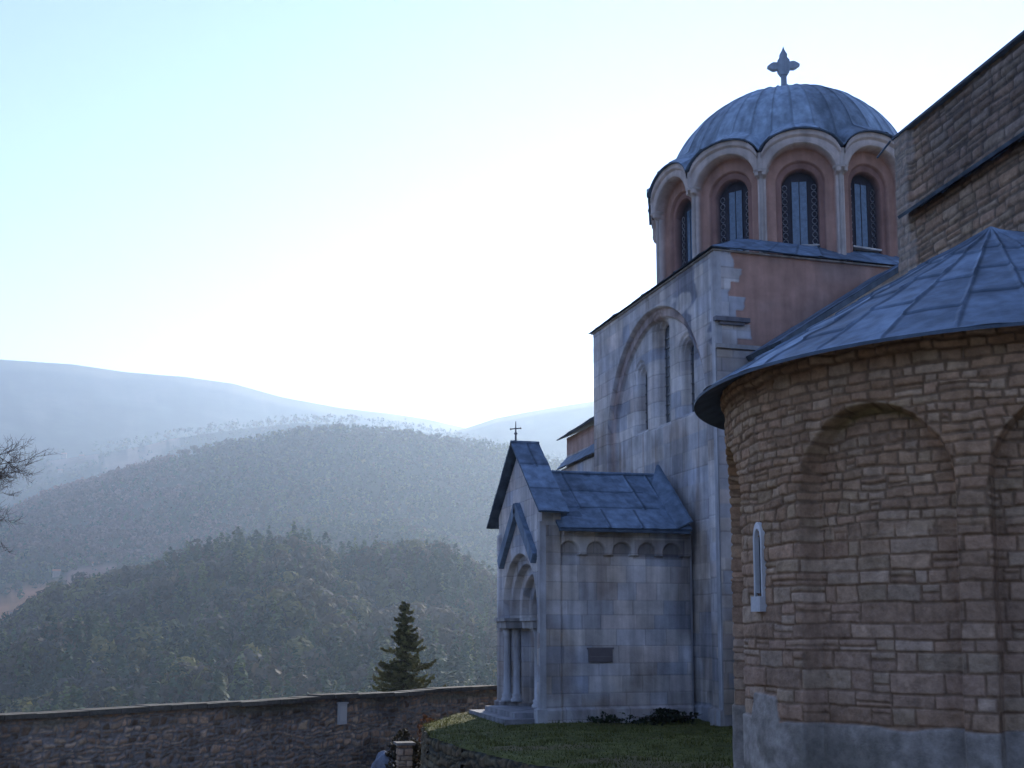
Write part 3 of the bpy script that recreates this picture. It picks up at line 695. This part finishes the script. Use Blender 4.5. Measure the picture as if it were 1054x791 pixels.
def march(px, py, r0=200., r1=3500.):
    dx, dy, dz = ray(px, py); h = math.hypot(dx, dy)
    rr = np.linspace(r0, r1, 5000); x = dx / h * rr; y = dy / h * rr; z = EYE + dz / h * rr
    k = np.argmax(height(x, y) > z); return np.array((x[k], y[k], float(height(x[k], y[k]))))
FIELDS = []      # clearings: centre, radius, colour
for px, py, rad, cc in ((18, 632, 30, (.40, .165, .07)), (44, 612, 26, (.36, .155, .075)), (0, 645, 24, (.3, .15, .07)), (95, 588, 26, (.22, .12, .09)),
                        (135, 472, 50, (.27, .17, .12)), (78, 470, 45, (.25, .17, .13)), (165, 461, 40, (.26, .17, .12))):
    p = march(px, py); FIELDS.append((p, rad, np.array(cc)))
PINK = [(*march(px, py)[:2], rad) for px, py, rad in ((150, 560, 110), (110, 530, 100), (90, 500, 110), (60, 560, 70))]     # leafless reddish thickets
def field_k(x, y):
    k = np.zeros(x.shape); c = np.zeros(x.shape + (3,))
    for p, rad, cc in FIELDS:
        q = np.hypot(x - p[0], y - p[1]) / (rad * (.6 + .8 * fbm(x * 3 / rad, y * 3 / rad, 5, 3))); w = 1 - sst(.8, 1.1, q)
        c = mixc(c, np.broadcast_to(cc, c.shape), w); k = np.maximum(k, w)
    return k, c
azs = np.concatenate([np.arange(-30, 62, .16), np.arange(62, 330, 1.6), [330.]]) * math.pi / 180
rs_ = np.concatenate([[0.01], np.geomspace(1.5, 8200, 300)])
a, r = np.meshgrid(azs, rs_); X = r * np.sin(a); Y = r * np.cos(a); Z = height(X, Y)
Z = np.where(r > 6000, Z * np.clip((8200 - r) / 2200, 0, 1), Z)
c = np.empty(X.shape + (3,)); c[:] = (.045, .05, .032)
c = mixc(c, np.array((.075, .065, .045)), sst(.45, .65, fbm(X / 60, Y / 60, 90, 4)))
c = mixc(c, np.array((.035, .045, .03)), sst(.5, .62, fbm(X / 140 + 7, Y / 140, 93, 4)))
c = c * (1 + sst(1500, 2000, r) * (fbm(X / 45, Y / 45, 97, 4) - .5) * 1.8)[..., None]
fk, fc = field_k(X, Y); c = mixc(c, fc, np.zeros_like(fk)); c = c * (1 - fk[..., None]) + fc * fk[..., None]
nk = 1 - sst(60, 130, r); yard = np.array((.20, .165, .12)) * (.7 + .6 * fbm(X * .8, Y * .8, 55, 4))[..., None]; c = c * (1 - nk[..., None]) + yard * nk[..., None]
m = MB(); i = np.arange(X.size).reshape(X.shape)
f = np.stack([i[:-1, :-1], i[1:, :-1], i[1:, 1:], i[:-1, 1:]], -1).reshape(-1, 4)
f = f[:, ::-1]
m.add(np.stack([X, Y, Z], -1).reshape(-1, 3), f, c.reshape(-1, 3), True)
kind(m.build('ground', M['earth']), 'structure')

# lawn terrace: slab with a gently uneven top
LP = np.array([(6.0, 27.9), (6.5, 31.0), (8.3, 34.5), (10.6, 36.2), (40, 46), (40, 17), (11.2, 15.5), (10.0, 17.4), (8.0, 19.2), (6.7, 21.8), (6.15, 25.0)])
def inside(x, y, poly):
    k = np.zeros(x.shape, bool); n = len(poly)
    for i in range(n):
        x0, y0 = poly[i]; x1, y1 = poly[(i + 1) % n]
        k ^= ((y0 > y) != (y1 > y)) & (x < (x1 - x0) * (y - y0) / (y1 - y0 + 1e-12) + x0)
    return k
def lawn_z(x, y): return -.02 + .10 * (fbm(x * .5, y * .5, 4, 3) - .5) + .05 * (fbm(x * 3, y * 3, 9, 2) - .5)
m = MB()
# fan-shaped top by inward interpolation from the rim
cen = np.array((14., 31.)); nb = 400
per = np.vstack([np.linspace(LP[i], LP[(i + 1) % len(LP)], nb // len(LP), endpoint=False) for i in range(len(LP))])
tt_ = np.linspace(0, 1, 120); G = cen + (per[:, None] - cen) * tt_[None, :, None]
zz = lawn_z(G[..., 0], G[..., 1]); zz[:, -1] -= .06
GV = np.dstack([G, zz]); n0, n1 = GV.shape[:2]; i = np.arange(n0 * n1).reshape(n0, n1); j = np.roll(i, -1, 0)
f = np.stack([i[:, :-1], i[:, 1:], j[:, 1:], j[:, :-1]], -1).reshape(-1, 4)
gc = np.array((.095, .098, .03)) * (.55 + .9 * fbm(G[..., 0] * 1.2, G[..., 1] * 1.2, 66, 4))[..., None]
gc = mixc(gc, np.array((.14, .11, .06)), sst(.55, .7, fbm(G[..., 0] * .7, G[..., 1] * .7, 67, 4)) * .7)
m.add(GV.reshape(-1, 3), f, gc.reshape(-1, 3), True)
kind(m.build('lawn', M['turf']), 'structure')
# grass blades on the visible part of the lawn
nG = 36000; gx = rng.uniform(5.9, 14.2, nG); gy = rng.uniform(16.5, 34.5, nG)
k = inside(gx, gy, LP) & ~((gx > VX - 1) & (gy > VY0 - .1)); gx, gy = gx[k], gy[k]; gz = lawn_z(gx, gy) - .02; n = len(gx)
th = rng.uniform(0, 6.28, n); hh = rng.uniform(.025, .08, n) * (1 + .8 * (vn(gx * 2, gy * 2, 3) > .7)); w = .014; lx = rng.normal(0, .04, n); ly = rng.normal(0, .04, n)
b = np.stack([gx, gy, gz], -1); sd = np.stack([np.cos(th) * w, np.sin(th) * w, 0 * th], -1)
tv = np.stack([b - sd, b + sd, b + np.stack([lx, ly, hh], -1)], 1).reshape(-1, 3)
gcol = np.repeat(np.array((.11, .11, .03)) * (.5 + .8 * rng.random(n))[:, None], 3, 0)
o = MB().add(tv, np.arange(3 * n).reshape(-1, 3), gcol).build('grass', M['needle']); kind(o, 'stuff')

# retaining wall of the lawn terrace
wr = rubble_fn(131, (.10, .26), (.12, .6), .07, .04, .14, [tuple(np.array(q) * np.array((.36, .42, .38))) for q in RUB], (.05, .05, .04))
m = MB()
for i in (7, 8, 9, 10, 0):
    p0, p1 = LP[i], LP[(i + 1) % len(LP)]
    d = (p1 - p0); ln = np.linalg.norm(d); d = d / ln; nn = np.array((d[1], -d[0]))
    if np.dot(nn, cen - p0) > 0: nn = -nn
    P, N = plane((p0[0], p0[1], 0), (d[0], d[1], 0), (nn[0], nn[1], 0))
    m.relief(grid(0, ln, .03), grid(-2.4, -.06, .03), P, N, lambda u, v: wr(u, v)[0] + .06, lambda u, v: wr(u, v)[1])
    q = [p0 - nn * .35, p1 - nn * .35, p1 - nn * .06, p0 - nn * .06]
    m.hexa(np.array([(*t, -2.4) for t in q] + [(*t, -.1) for t in q]), (.15, .13, .1))
tag(m.build('retaining_wall', M['rubble']), 'low dark rubble retaining wall holding up the lawn in front of the porch', 'wall')

# boundary wall with coping
bw = thing('boundary_wall', 'long grey rubble stone boundary wall below the wooded hills', 'wall', (PW[0], PW[1], -2.2))
S0, S1 = -26., 22.2
w2 = rubble_fn(141, (.09, .2), (.12, .42), .05, .04, .13, [tuple(np.array(q) * np.array((1.02, 1.0, .98)) * k) for q in RUB for k in (.5, .9, 1.3)], (.24, .22, .20))
top_z = lambda u: .22 + .13 * (fbm(u * .35, u * 0, 7, 3) - .5)
def bw_both(u, v):
    d, c = w2(u, v); band = np.exp(-((v - .02) / .13) ** 2); c = mixc(c, np.array((.19, .175, .12)), band * sst(.35, .6, fbm(u * .6, v, 4, 3)) * .8)
    mo = sst(.5, .68, fbm(u * .5, v * .8, 14, 4)); return d, mixc(c, c * .6, mo)
m = MB(); P, N = plane((PW[0], PW[1], 0), (WD[0], WD[1], 0), (WN[0], WN[1], 0))
m.relief(grid(S0, S1, .035), grid(-2.6, .22, .035), P, N, lambda u, v: bw_both(u, v)[0], lambda u, v: bw_both(u, v)[1])
q = [PW + WD * S0 - WN * .1, PW + WD * S1 - WN * .1, PW + WD * S1 - WN * .55, PW + WD * S0 - WN * .55]
m.hexa(np.array([(*t, -6.) for t in q] + [(*t, .2) for t in q]), (.2, .18, .15))
m.build('wall_body', M['rubble'], bw)
m = MB(); s = S0; r_ = np.random.default_rng(5)
while s < S1:
    L_ = r_.uniform(.45, 1.0); z = float(top_z(np.array(s))); p = PW + WD * (s + L_ / 2) - WN * .26
    m.obox((p[0], p[1], z + .03 + r_.uniform(-.015, .015)), (L_ - .02, .78 + r_.uniform(-.06, .06), .13 + r_.uniform(-.02, .02)), math.atan2(WD[1], WD[0]) + r_.uniform(-.012, .012), np.array((.12, .11, .09)) * r_.uniform(.7, 1.2))
    s += L_
m.build('coping', M['rubble'], bw)
def on_wall(s, z, d=0): p = PW + WD * s + WN * d; return np.array((p[0], p[1], z))
def wall_s(px, py):
    dx, dy, dz = ray(px, py); A = np.array([[dx, -WD[0]], [dy, -WD[1]]]); t, s = np.linalg.solve(A, PW); return s, EYE + t * dz
s_, z_ = wall_s(350.5, 735)
m = MB(); wa = math.atan2(WD[1], WD[0]); c_ = on_wall(s_, z_, .09); m.obox(c_, (.34, .1, .68), wa, (.5, .49, .46)); m.obox(on_wall(s_, z_ + .36, .10), (.4, .14, .05), wa, (.45, .44, .42)); m.obox(on_wall(s_, z_ + .02, .145), (.26, .012, .5), wa, (.55, .54, .5))
tag(m.build('meter_box', M['house']), 'small upright whitish box fixed to the face of the boundary wall', 'box')

# small things in the gap between the boundary wall and the lawn
def gpt(px, py, z): dx, dy, dz = ray(px, py); t = (z - EYE) / dz; return np.array((dx * t, dy * t, z))
def at_depth(px, py, d): dx, dy, dz = ray(px, py); t = d / math.hypot(dx, dy); return np.array((dx * t, dy * t, EYE + dz * t))
p = at_depth(395, 786, 35.); m = MB(); p[2] = float(height(p[0], p[1]))
u_, v_ = np.meshgrid(np.linspace(0, 2 * math.pi, 40), np.linspace(-1.57, 1.57, 22)); rr = .38 * (1 + .8 * (fbm(np.cos(u_) * 1.5 * np.cos(v_) + 5, np.sin(u_) * 1.5 * np.cos(v_) + v_ * 1.2, 3, 4) - .5))
bp_ = np.stack([p[0] + rr * np.cos(u_) * np.cos(v_), p[1] + rr * np.sin(u_) * np.cos(v_), p[2] + .55 + rr * 1.35 * np.sin(v_)], -1); i = np.arange(bp_[..., 0].size).reshape(u_.shape)
m.add(bp_.reshape(-1, 3), np.stack([i[:-1, :-1], i[:-1, 1:], i[1:, 1:], i[1:, :-1]], -1).reshape(-1, 4), (.17, .19, .23), True)
tag(m.build('boulder', M['rubble']), 'rounded bluish grey boulder between the boundary wall and the stone post', 'boulder')
p = at_depth(416, 790, 32.5); gz_ = float(height(p[0], p[1])); m = MB()
ztop = float(at_depth(416, 764, 32.5)[2])
pe = thing('stone_post', 'short stone post with a flat pale cap beside the corner of the retaining wall', 'post', (p[0], p[1], gz_))
rp = rubble_fn(151, (.14, .2), (.2, .4), .03, .025, .02)
for nx, ny in ((0, -1), (1, 0), (0, 1), (-1, 0)):
    P, N = plane((p[0] + nx * .19, p[1] + ny * .19, 0), (-ny, nx, 0), (nx, ny, 0)); m.relief(grid(-.19, .19, .02), grid(gz_ - .1, ztop - .07, .02), P, N, lambda u, v: rp(u, v)[0], lambda u, v: rp(u, v)[1])
m.box((p[0] - .15, p[1] - .15, gz_ - .1), (p[0] + .15, p[1] + .15, ztop - .08), (.2, .18, .15)); m.build('shaft', M['rubble'], pe)
m = MB(); m.box((p[0] - .26, p[1] - .25, ztop - .07), (p[0] + .26, p[1] + .25, ztop), (.2, .185, .16)); m.build('cap', M['rubble'], pe)

# leaf clouds -------------------------------------------------------
def quads(cen, size, cols, mb, rs=rng, flat=0., nrm=None):
    n = len(cen); a = rs.normal(size=(n, 3))
    if nrm is not None: a = np.cross(nrm + rs.normal(0, .35, (n, 3)), a)
    a[:, 2] *= (1 - flat); a /= np.linalg.norm(a, axis=1)[:, None]
    b = rs.normal(size=(n, 3)) if nrm is None else np.cross(a, nrm)
    b -= a * (a * b).sum(1)[:, None]; b /= np.linalg.norm(b, axis=1)[:, None]
    s = np.broadcast_to(np.asarray(size, float), (n,))[:, None]
    v = np.stack([cen - a * s, cen - b * s * .6, cen + a * s, cen + b * s * .6], 1)
    mb.add(v.reshape(-1, 3), np.arange(4 * n).reshape(-1, 4), np.repeat(cols, 4, 0))
def shrub(name, base, w, h, n, colr, label, size=.06, stems=9):
    t = thing(name, label, 'shrub', tuple(base)); r_ = np.random.default_rng(int(abs(base[0] * 1000)) % 9999)
    m = MB()
    for k in range(stems):
        e_ = np.array((r_.normal(0, w * .28), r_.normal(0, w * .28), h * r_.uniform(.6, .95))); m.tube([base, base + e_ * (.5, .5, .55), base + e_], [.018, .011, .005], 4, (.06, .045, .03))
    m.build('stem', M['bark'], t)
    d = r_.normal(size=(n, 3)); d /= np.linalg.norm(d, axis=1)[:, None]; d *= (r_.random(n) ** .4)[:, None]
    c = np.asarray(base) + d * (w * .5, w * .5, h * .5) + (0, 0, h * .55); c = c + (vn(c[:, 0:1] * 5, c[:, 2:3] * 5, 3) - .5) * .25 * w
    m = MB(); quads(c, size * r_.uniform(.6, 1.3, n), np.asarray(colr) * r_.uniform(.5, 1.5, (n, 1)), m, r_); m.build('foliage', M['needle'], t)
b = at_depth(416, 770, 34.0); b[2] = float(height(b[0], b[1])); shrub('dark_shrub', b, 1.0, 1.7, 1600, (.045, .04, .025), 'dark leafy bush rising just behind the short stone post', .07)
b = at_depth(441, 745, 36.5); b[2] = float(height(b[0], b[1])); shrub('rusty_shrub', b, .75, 2.1, 900, (.16, .075, .035), 'rusty brown bush at the foot of the boundary wall beyond the lawn corner', .06)
shrub('low_shrub', np.array((13.0, 29.6, 0)), 1.7, .27, 900, (.03, .035, .02), 'dark low bush in the corner between porch wall and church facade', .06)
shrub('ground_shrub', np.array((11.4, 29.8, 0)), 1.6, .16, 350, (.03, .04, .02), 'thin low weeds growing along the foot of the porch side wall', .05)

# plaque on the porch
m = MB(); m.box((10.98, VY0 + .06, 1.62), (11.68, VY0 + .125, 1.98), (.12, .11, .12)); m.box((10.94, VY0 + .055, 1.98), (11.72, VY0 + .125, 2.03), (.13, .12, .13)); m.box((11.0, VY0 + .05, 1.765), (11.66, VY0 + .058, 1.79), (.16, .15, .16)); m.box((11.03, VY0 + .05, 1.66), (11.63, VY0 + .058, 1.68), (.13, .12, .13))
tag(m.build('plaque', M['metal']), 'dark rectangular plaque on the marble side wall of the porch', 'plaque')

# spruce behind the wall -------------------------------------------
b = at_depth(416, 712, 60.); top = float(at_depth(415, 617, 60.)[2]); b[2] = float(height(b[0], b[1])) - .1; H_ = top - b[2]
t = thing('spruce_tree', 'dark green pointed spruce standing behind the boundary wall', 'tree', tuple(b))
MB().tube([b, b + (0, 0, H_ * .5), b + (0.03, 0, H_ * .98)], [.2, .12, .015], 8, (.07, .05, .035)).build('trunk', M['bark'], t)
r_ = np.random.default_rng(3); cc_ = []; cl = []; mbr = MB()
nwh = 34
for k in range(nwh):
    zf = .10 + .88 * k / nwh; z = H_ * zf; Lb = 3.1 * (1 - zf) ** .95 + .1
    for q in range(r_.integers(6, 9)):
        a = r_.uniform(0, 6.283); z = H_ * min(.985, zf + r_.normal(0, .022)); L_ = Lb * r_.choice([.5, .7, .85, 1.0, 1.15], p=[.2, .25, .25, .2, .1]) * r_.uniform(.85, 1.1); dr = np.array((math.cos(a), math.sin(a), 0))
        n = int(40 + 150 * L_); s = r_.random(n) ** .75; droop = -.30 * L_ * s + .34 * L_ * s ** 3
        side = r_.normal(0, 1, n) * .17 * L_ * (1.05 - s)
        pts = b + np.array((0, 0, z)) + dr * (s * L_)[:, None] + np.array((-dr[1], dr[0], 0)) * side[:, None] + np.stack([0 * s, 0 * s, droop - np.abs(side) * .25 - r_.random(n) * .13], -1)
        cc_.append(pts); cl.append(np.array((.115, .12, .055)) * r_.uniform(.5, 1.45) * (.7 + .6 * r_.random((n, 1))) + (np.array((.03, .02, 0)) * s[:, None]))
        mbr.tube([b + (0, 0, z), b + np.array((0, 0, z - .1 * L_)) + dr * L_ * .6, b + np.array((0, 0, z - .07 * L_)) + dr * L_], [.025, .014, .005], 4, (.06, .045, .03))
m = MB(); quads(np.vstack(cc_), r_.uniform(.03, .085, sum(map(len, cc_))), np.vstack(cl), m, r_)
m.build('crown', M['needle'], t); mbr.build('branch', M['bark'], t)

# bare tree at the left edge ---------------------------------------
mt = MB(); mb2 = MB(); r_ = np.random.default_rng(21)
root = at_depth(-190, 700, 19.); root[2] = float(height(root[0], root[1])) - .1
fork = at_depth(-175, 600, 19.); BK = (.055, .042, .04)
mt.tube([root, (root + fork) / 2 + (.08, 0, 0), fork, at_depth(-185, 480, 19.2), at_depth(-200, 350, 19.4), at_depth(-190, 240, 19.5)], [.2, .16, .14, .1, .06, .02], 9, BK)
def twig(p, d, L_, rad, lev, mb):
    n = 5; pts = [p]; d = d / np.linalg.norm(d)
    for k in range(n):
        d = d + r_.normal(0, .16, 3) + np.array((0, 0, -.02 if lev < 2 else .05)); d /= np.linalg.norm(d); pts.append(pts[-1] + d * L_ / n)
    mb.tube(pts, np.linspace(rad, rad * .35, n + 1), 5 if lev < 2 else 3, BK)
    if lev >= 4: return
    for k in range(1, n + 1):
        for _ in range(1 + (r_.random() < (.6 if lev < 2 else .3))):
            nd = d + r_.normal(0, .62, 3) * (1, .7, 1); twig(pts[k], nd, L_ * r_.uniform(.36, .6), max(rad * .5, .0032), lev + 1, mb)
for (x0, y0), (x1, y1), rad in (((-178, 560), (-62, 510), .03), ((-182, 500), (-74, 478), .026), ((-188, 460), (-88, 466), .022), ((-178, 580), (-88, 534), .026), ((-195, 380), (-330, 300), .05), ((-190, 430), (-360, 440), .05), ((-195, 330), (-120, 200), .04)):
    p0 = at_depth(x0, y0, 19.2); p1 = at_depth(x1, y1, 18.8 + r_.uniform(-.4, .4)); mb2.tube([p0, p0 * .5 + p1 * .5 + (0, 0, .06), p1], [rad, rad * .8, rad * .55], 6, BK)
    dd = p1 - p0
    twig(p1, dd, 1.0, rad * .5, 1, mb2); twig(p1, dd + (0, 0, -.3), .8, rad * .42, 1, mb2); twig(p0 * .4 + p1 * .6, dd + (0, 0, .5), .9, rad * .42, 2, mb2); twig(p0 * .25 + p1 * .75, dd + (0, 0, -.6), .8, rad * .42, 2, mb2)
t = thing('bare_tree', 'leafless tree whose fine dark twigs reach in at the left edge', 'tree', tuple(root))
mt.build('trunk', M['bark'], t); mb2.build('branch', M['bark'], t)

# ------------------------------------------------------------------ woods on the hills
def forest(name, label, n, r0, r1, a0, a1, K, hmin, hmax, qs, crown, seed, keepf, wk=1.):
    r_ = np.random.default_rng(seed)
    az = R(1) * r_.uniform(a0, a1, n); rr = np.sqrt(r_.uniform(r0 ** 2, r1 ** 2, n)); x, y = rr * np.sin(az), rr * np.cos(az)
    k = keepf(x, y, az, rr); fk_, _ = field_k(x, y); k &= r_.random(n) > fk_ * .93; x, y = x[k], y[k]; z = height(x, y); n = len(x)
    patch = fbm(x / (hmax * 4), y / (hmax * 4), seed, 4)
    typ = np.where(patch + r_.normal(0, .1, n) > .55, 1, 0)            # 1: bare / autumn broadleaf, 0: evergreen
    h = r_.uniform(hmin, hmax, n) * np.where(typ == 1, .85, 1.05); w = np.where(typ == 1, h * .46, h * .27) * r_.uniform(.8, 1.25, n) * wk
    t = r_.random((n, K)); ph = r_.uniform(0, 6.283, (n, K)); q = r_.random((n, K)) ** .33
    rad_e = (1.02 - t) ** .8; rad_d = np.sqrt(np.clip(1 - (2 * t - 1) ** 2, 0, 1))
    rad = np.where(typ[:, None] == 1, rad_d, rad_e) * q * w[:, None]
    zz = np.where(typ[:, None] == 1, .22 + .78 * t, .1 + .9 * t) * h[:, None]
    c = np.stack([x[:, None] + rad * np.cos(ph), y[:, None] + rad * np.sin(ph), z[:, None] + zz - .4], -1)
    g = np.array([(.032, .062, .028), (.075, .10, .03), (.026, .05, .032)])[r_.integers(0, 3, n)]; b_ = np.array([(.075, .06, .042), (.085, .066, .04), (.065, .062, .048), (.11, .105, .035)])[r_.integers(0, 4, n)]
    pk_ = np.zeros(n)
    for px_, py_, rd_ in PINK: pk_ = np.maximum(pk_, 1 - sst(.6, 1.1, np.hypot(x - px_, y - py_) / rd_))
    b_ = mixc(b_, np.array((.16, .085, .075)), pk_); typ = np.where(r_.random(n) < pk_ * .9, 1, typ)
    cc = np.where(typ[:, None] == 1, b_, g) * r_.uniform(.65, 1.4, (n, 1)); cc = np.repeat(cc, K, 0) * r_.uniform(.85, 1.15, (n * K, 1))
    nr = np.stack([rad * np.cos(ph) / w[:, None], rad * np.sin(ph) / w[:, None], np.where(typ[:, None] == 1, (2 * t - 1) * .9, .45)], -1).reshape(-1, 3); nr /= np.linalg.norm(nr, axis=1)[:, None] + 1e-6
    sz = np.repeat(w, K) * qs * r_.uniform(.7, 1.3, n * K)
    m = MB(); quads(c.reshape(-1, 3), sz, cc, m, r_, 0, nr)
    o = kind(m.build(name, M['leaf']), 'stuff'); o['label'] = label; o['category'] = 'woods'; return o
forest('near_forest', 'mixed green and brown woods covering the nearest rounded hill', 6000, 300, 680, -17, 36, 80, 6.5, 15, .27, 0, 301, lambda x, y, a, r: r < D3 * 1.12)
forest('middle_forest', 'hazy woods covering the middle hill behind the nearest one', 26000, 720, 1420, -17, 34, 12, 5, 8.5, .5, 0, 302, lambda x, y, a, r: height(x, y) > BASE + 6, 1.5)
forest('far_forest', 'pale hazy woods on the high ridge at the skyline', 16000, 1450, 2230, -16, 34, 8, 5, 8.5, .6, 0, 303, lambda x, y, a, r: height(x, y) > BASE + 25, 1.5)

# far houses ---------------------------------------------------------
HL = [((74, 584), 'tiny pale house highest on the slope left of the near hill'), ((98, 584), 'tiny house just left of the near hill top edge'), ((58, 592), 'tiny far house above the orange clearing at left'), ((42, 622), 'tiny pale house on the orange clearing'), ((14, 634), 'tiny house at the lower end of the orange clearing'), ((66, 470), 'tiny house on the far high clearing nearest the bare twigs'), ((84, 472), 'tiny house in the middle of the far high clearing'), ((62, 487), 'tiny house below the far high clearing')]
for q, ((px, py), lb) in enumerate(HL):
    p = march(px, py); sc_ = np.linalg.norm(p) / 2200.; Lh, Wh, Hh = 8 * sc_ ** .5, 6 * sc_ ** .5, 4 * sc_ ** .5
    t = thing('far_house', lb, 'house', tuple(p), 'small houses on the far slopes')
    m = MB(); m.box((p[0] - Lh / 2, p[1] - Wh / 2, p[2] - 3), (p[0] + Lh / 2, p[1] + Wh / 2, p[2] + Hh), (.26, .21, .18)); m.build('wall', M['house'], t)
    m = MB(); m.extrude([(p[0] - Lh / 2 - .4, p[1] - Wh / 2 - .4, p[2] + Hh), (p[0] - Lh / 2 - .4, p[1] + Wh / 2 + .4, p[2] + Hh), (p[0] - Lh / 2 - .4, p[1], p[2] + Hh + 2.4 * sc_ ** .5)], (Lh + .8, 0, 0), (.32, .14, .08)); m.build('roof', M['house'], t)

# ------------------------------------------------------------------ haze, sky, sun, camera
SUN_AZ, SUN_EL = R(31.), R(21.)
HAZE, HG = .0002, .5
vm = bpy.data.materials.new('haze'); vm.use_nodes = True; nt = vm.node_tree; nt.nodes.clear()
vo = nt.nodes.new('ShaderNodeOutputMaterial'); pv = nt.nodes.new('ShaderNodeVolumePrincipled'); pv.inputs['Color'].default_value = (.62, .785, .985, 1); pv.inputs['Density'].default_value = HAZE; pv.inputs['Anisotropy'].default_value = HG
nt.links.new(pv.outputs[0], vo.inputs['Volume'])
o = MB().box((-8600, -8600, float(Z.min()) - 1.5), (8600, 8600, float(Z.max()) + 25)).build('haze', vm); kind(o, 'stuff')

w = bpy.data.worlds.new('World'); scene.world = w; w.use_nodes = True; nt = w.node_tree
bg = nt.nodes['Background']; sky = nt.nodes.new('ShaderNodeTexSky'); sky.sky_type = 'NISHITA'; sky.sun_disc = False
sky.sun_elevation = SUN_EL; sky.sun_rotation = SUN_AZ; sky.altitude = 500; sky.air_density = 1.0; sky.dust_density = .0; sky.ozone_density = 0.3
tn = nt.nodes.new('ShaderNodeMix'); tn.data_type = 'RGBA'; tn.blend_type = 'MULTIPLY'; tn.inputs[0].default_value = 1; tn.inputs[7].default_value = (.88, .852, 1.09, 1)
nt.links.new(sky.outputs[0], tn.inputs[6]); nt.links.new(tn.outputs[2], bg.inputs['Color']); bg.inputs['Strength'].default_value = .10
ld = bpy.data.lights.new('sun', 'SUN'); ld.energy = 3.0; ld.angle = R(.53); ld.color = (1, .93, .82)
so = bpy.data.objects.new('sun', ld); col.objects.link(so)
so.rotation_euler = (math.pi / 2 - SUN_EL, 0, math.pi - SUN_AZ)   # light travels away from the sun

cd = bpy.data.cameras.new('camera'); cam = bpy.data.objects.new('camera', cd); col.objects.link(cam); scene.camera = cam
cam.location = (0, 0, EYE); cam.rotation_euler = (math.pi / 2 + PITCH, 0, -YAW)
cd.sensor_width = 36; cd.sensor_fit = 'HORIZONTAL'; cd.lens = FPX / 1054 * 36; cd.shift_y = 115.5 / 1054; cd.clip_end = 30000; cd.clip_start = .1
scene.view_settings.view_transform = 'Standard'; scene.view_settings.look = 'None'; scene.view_settings.exposure = 1.46; scene.view_settings.gamma = 1
scene.render.engine = 'CYCLES'; cy = scene.cycles
cy.use_denoising = True; cy.max_bounces = 6; cy.diffuse_bounces = 3; cy.glossy_bounces = 2; cy.transmission_bounces = 2; cy.volume_bounces = 1; cy.transparent_max_bounces = 4
cy.sample_clamp_indirect = 6; cy.use_adaptive_sampling = True; cy.adaptive_threshold = .02
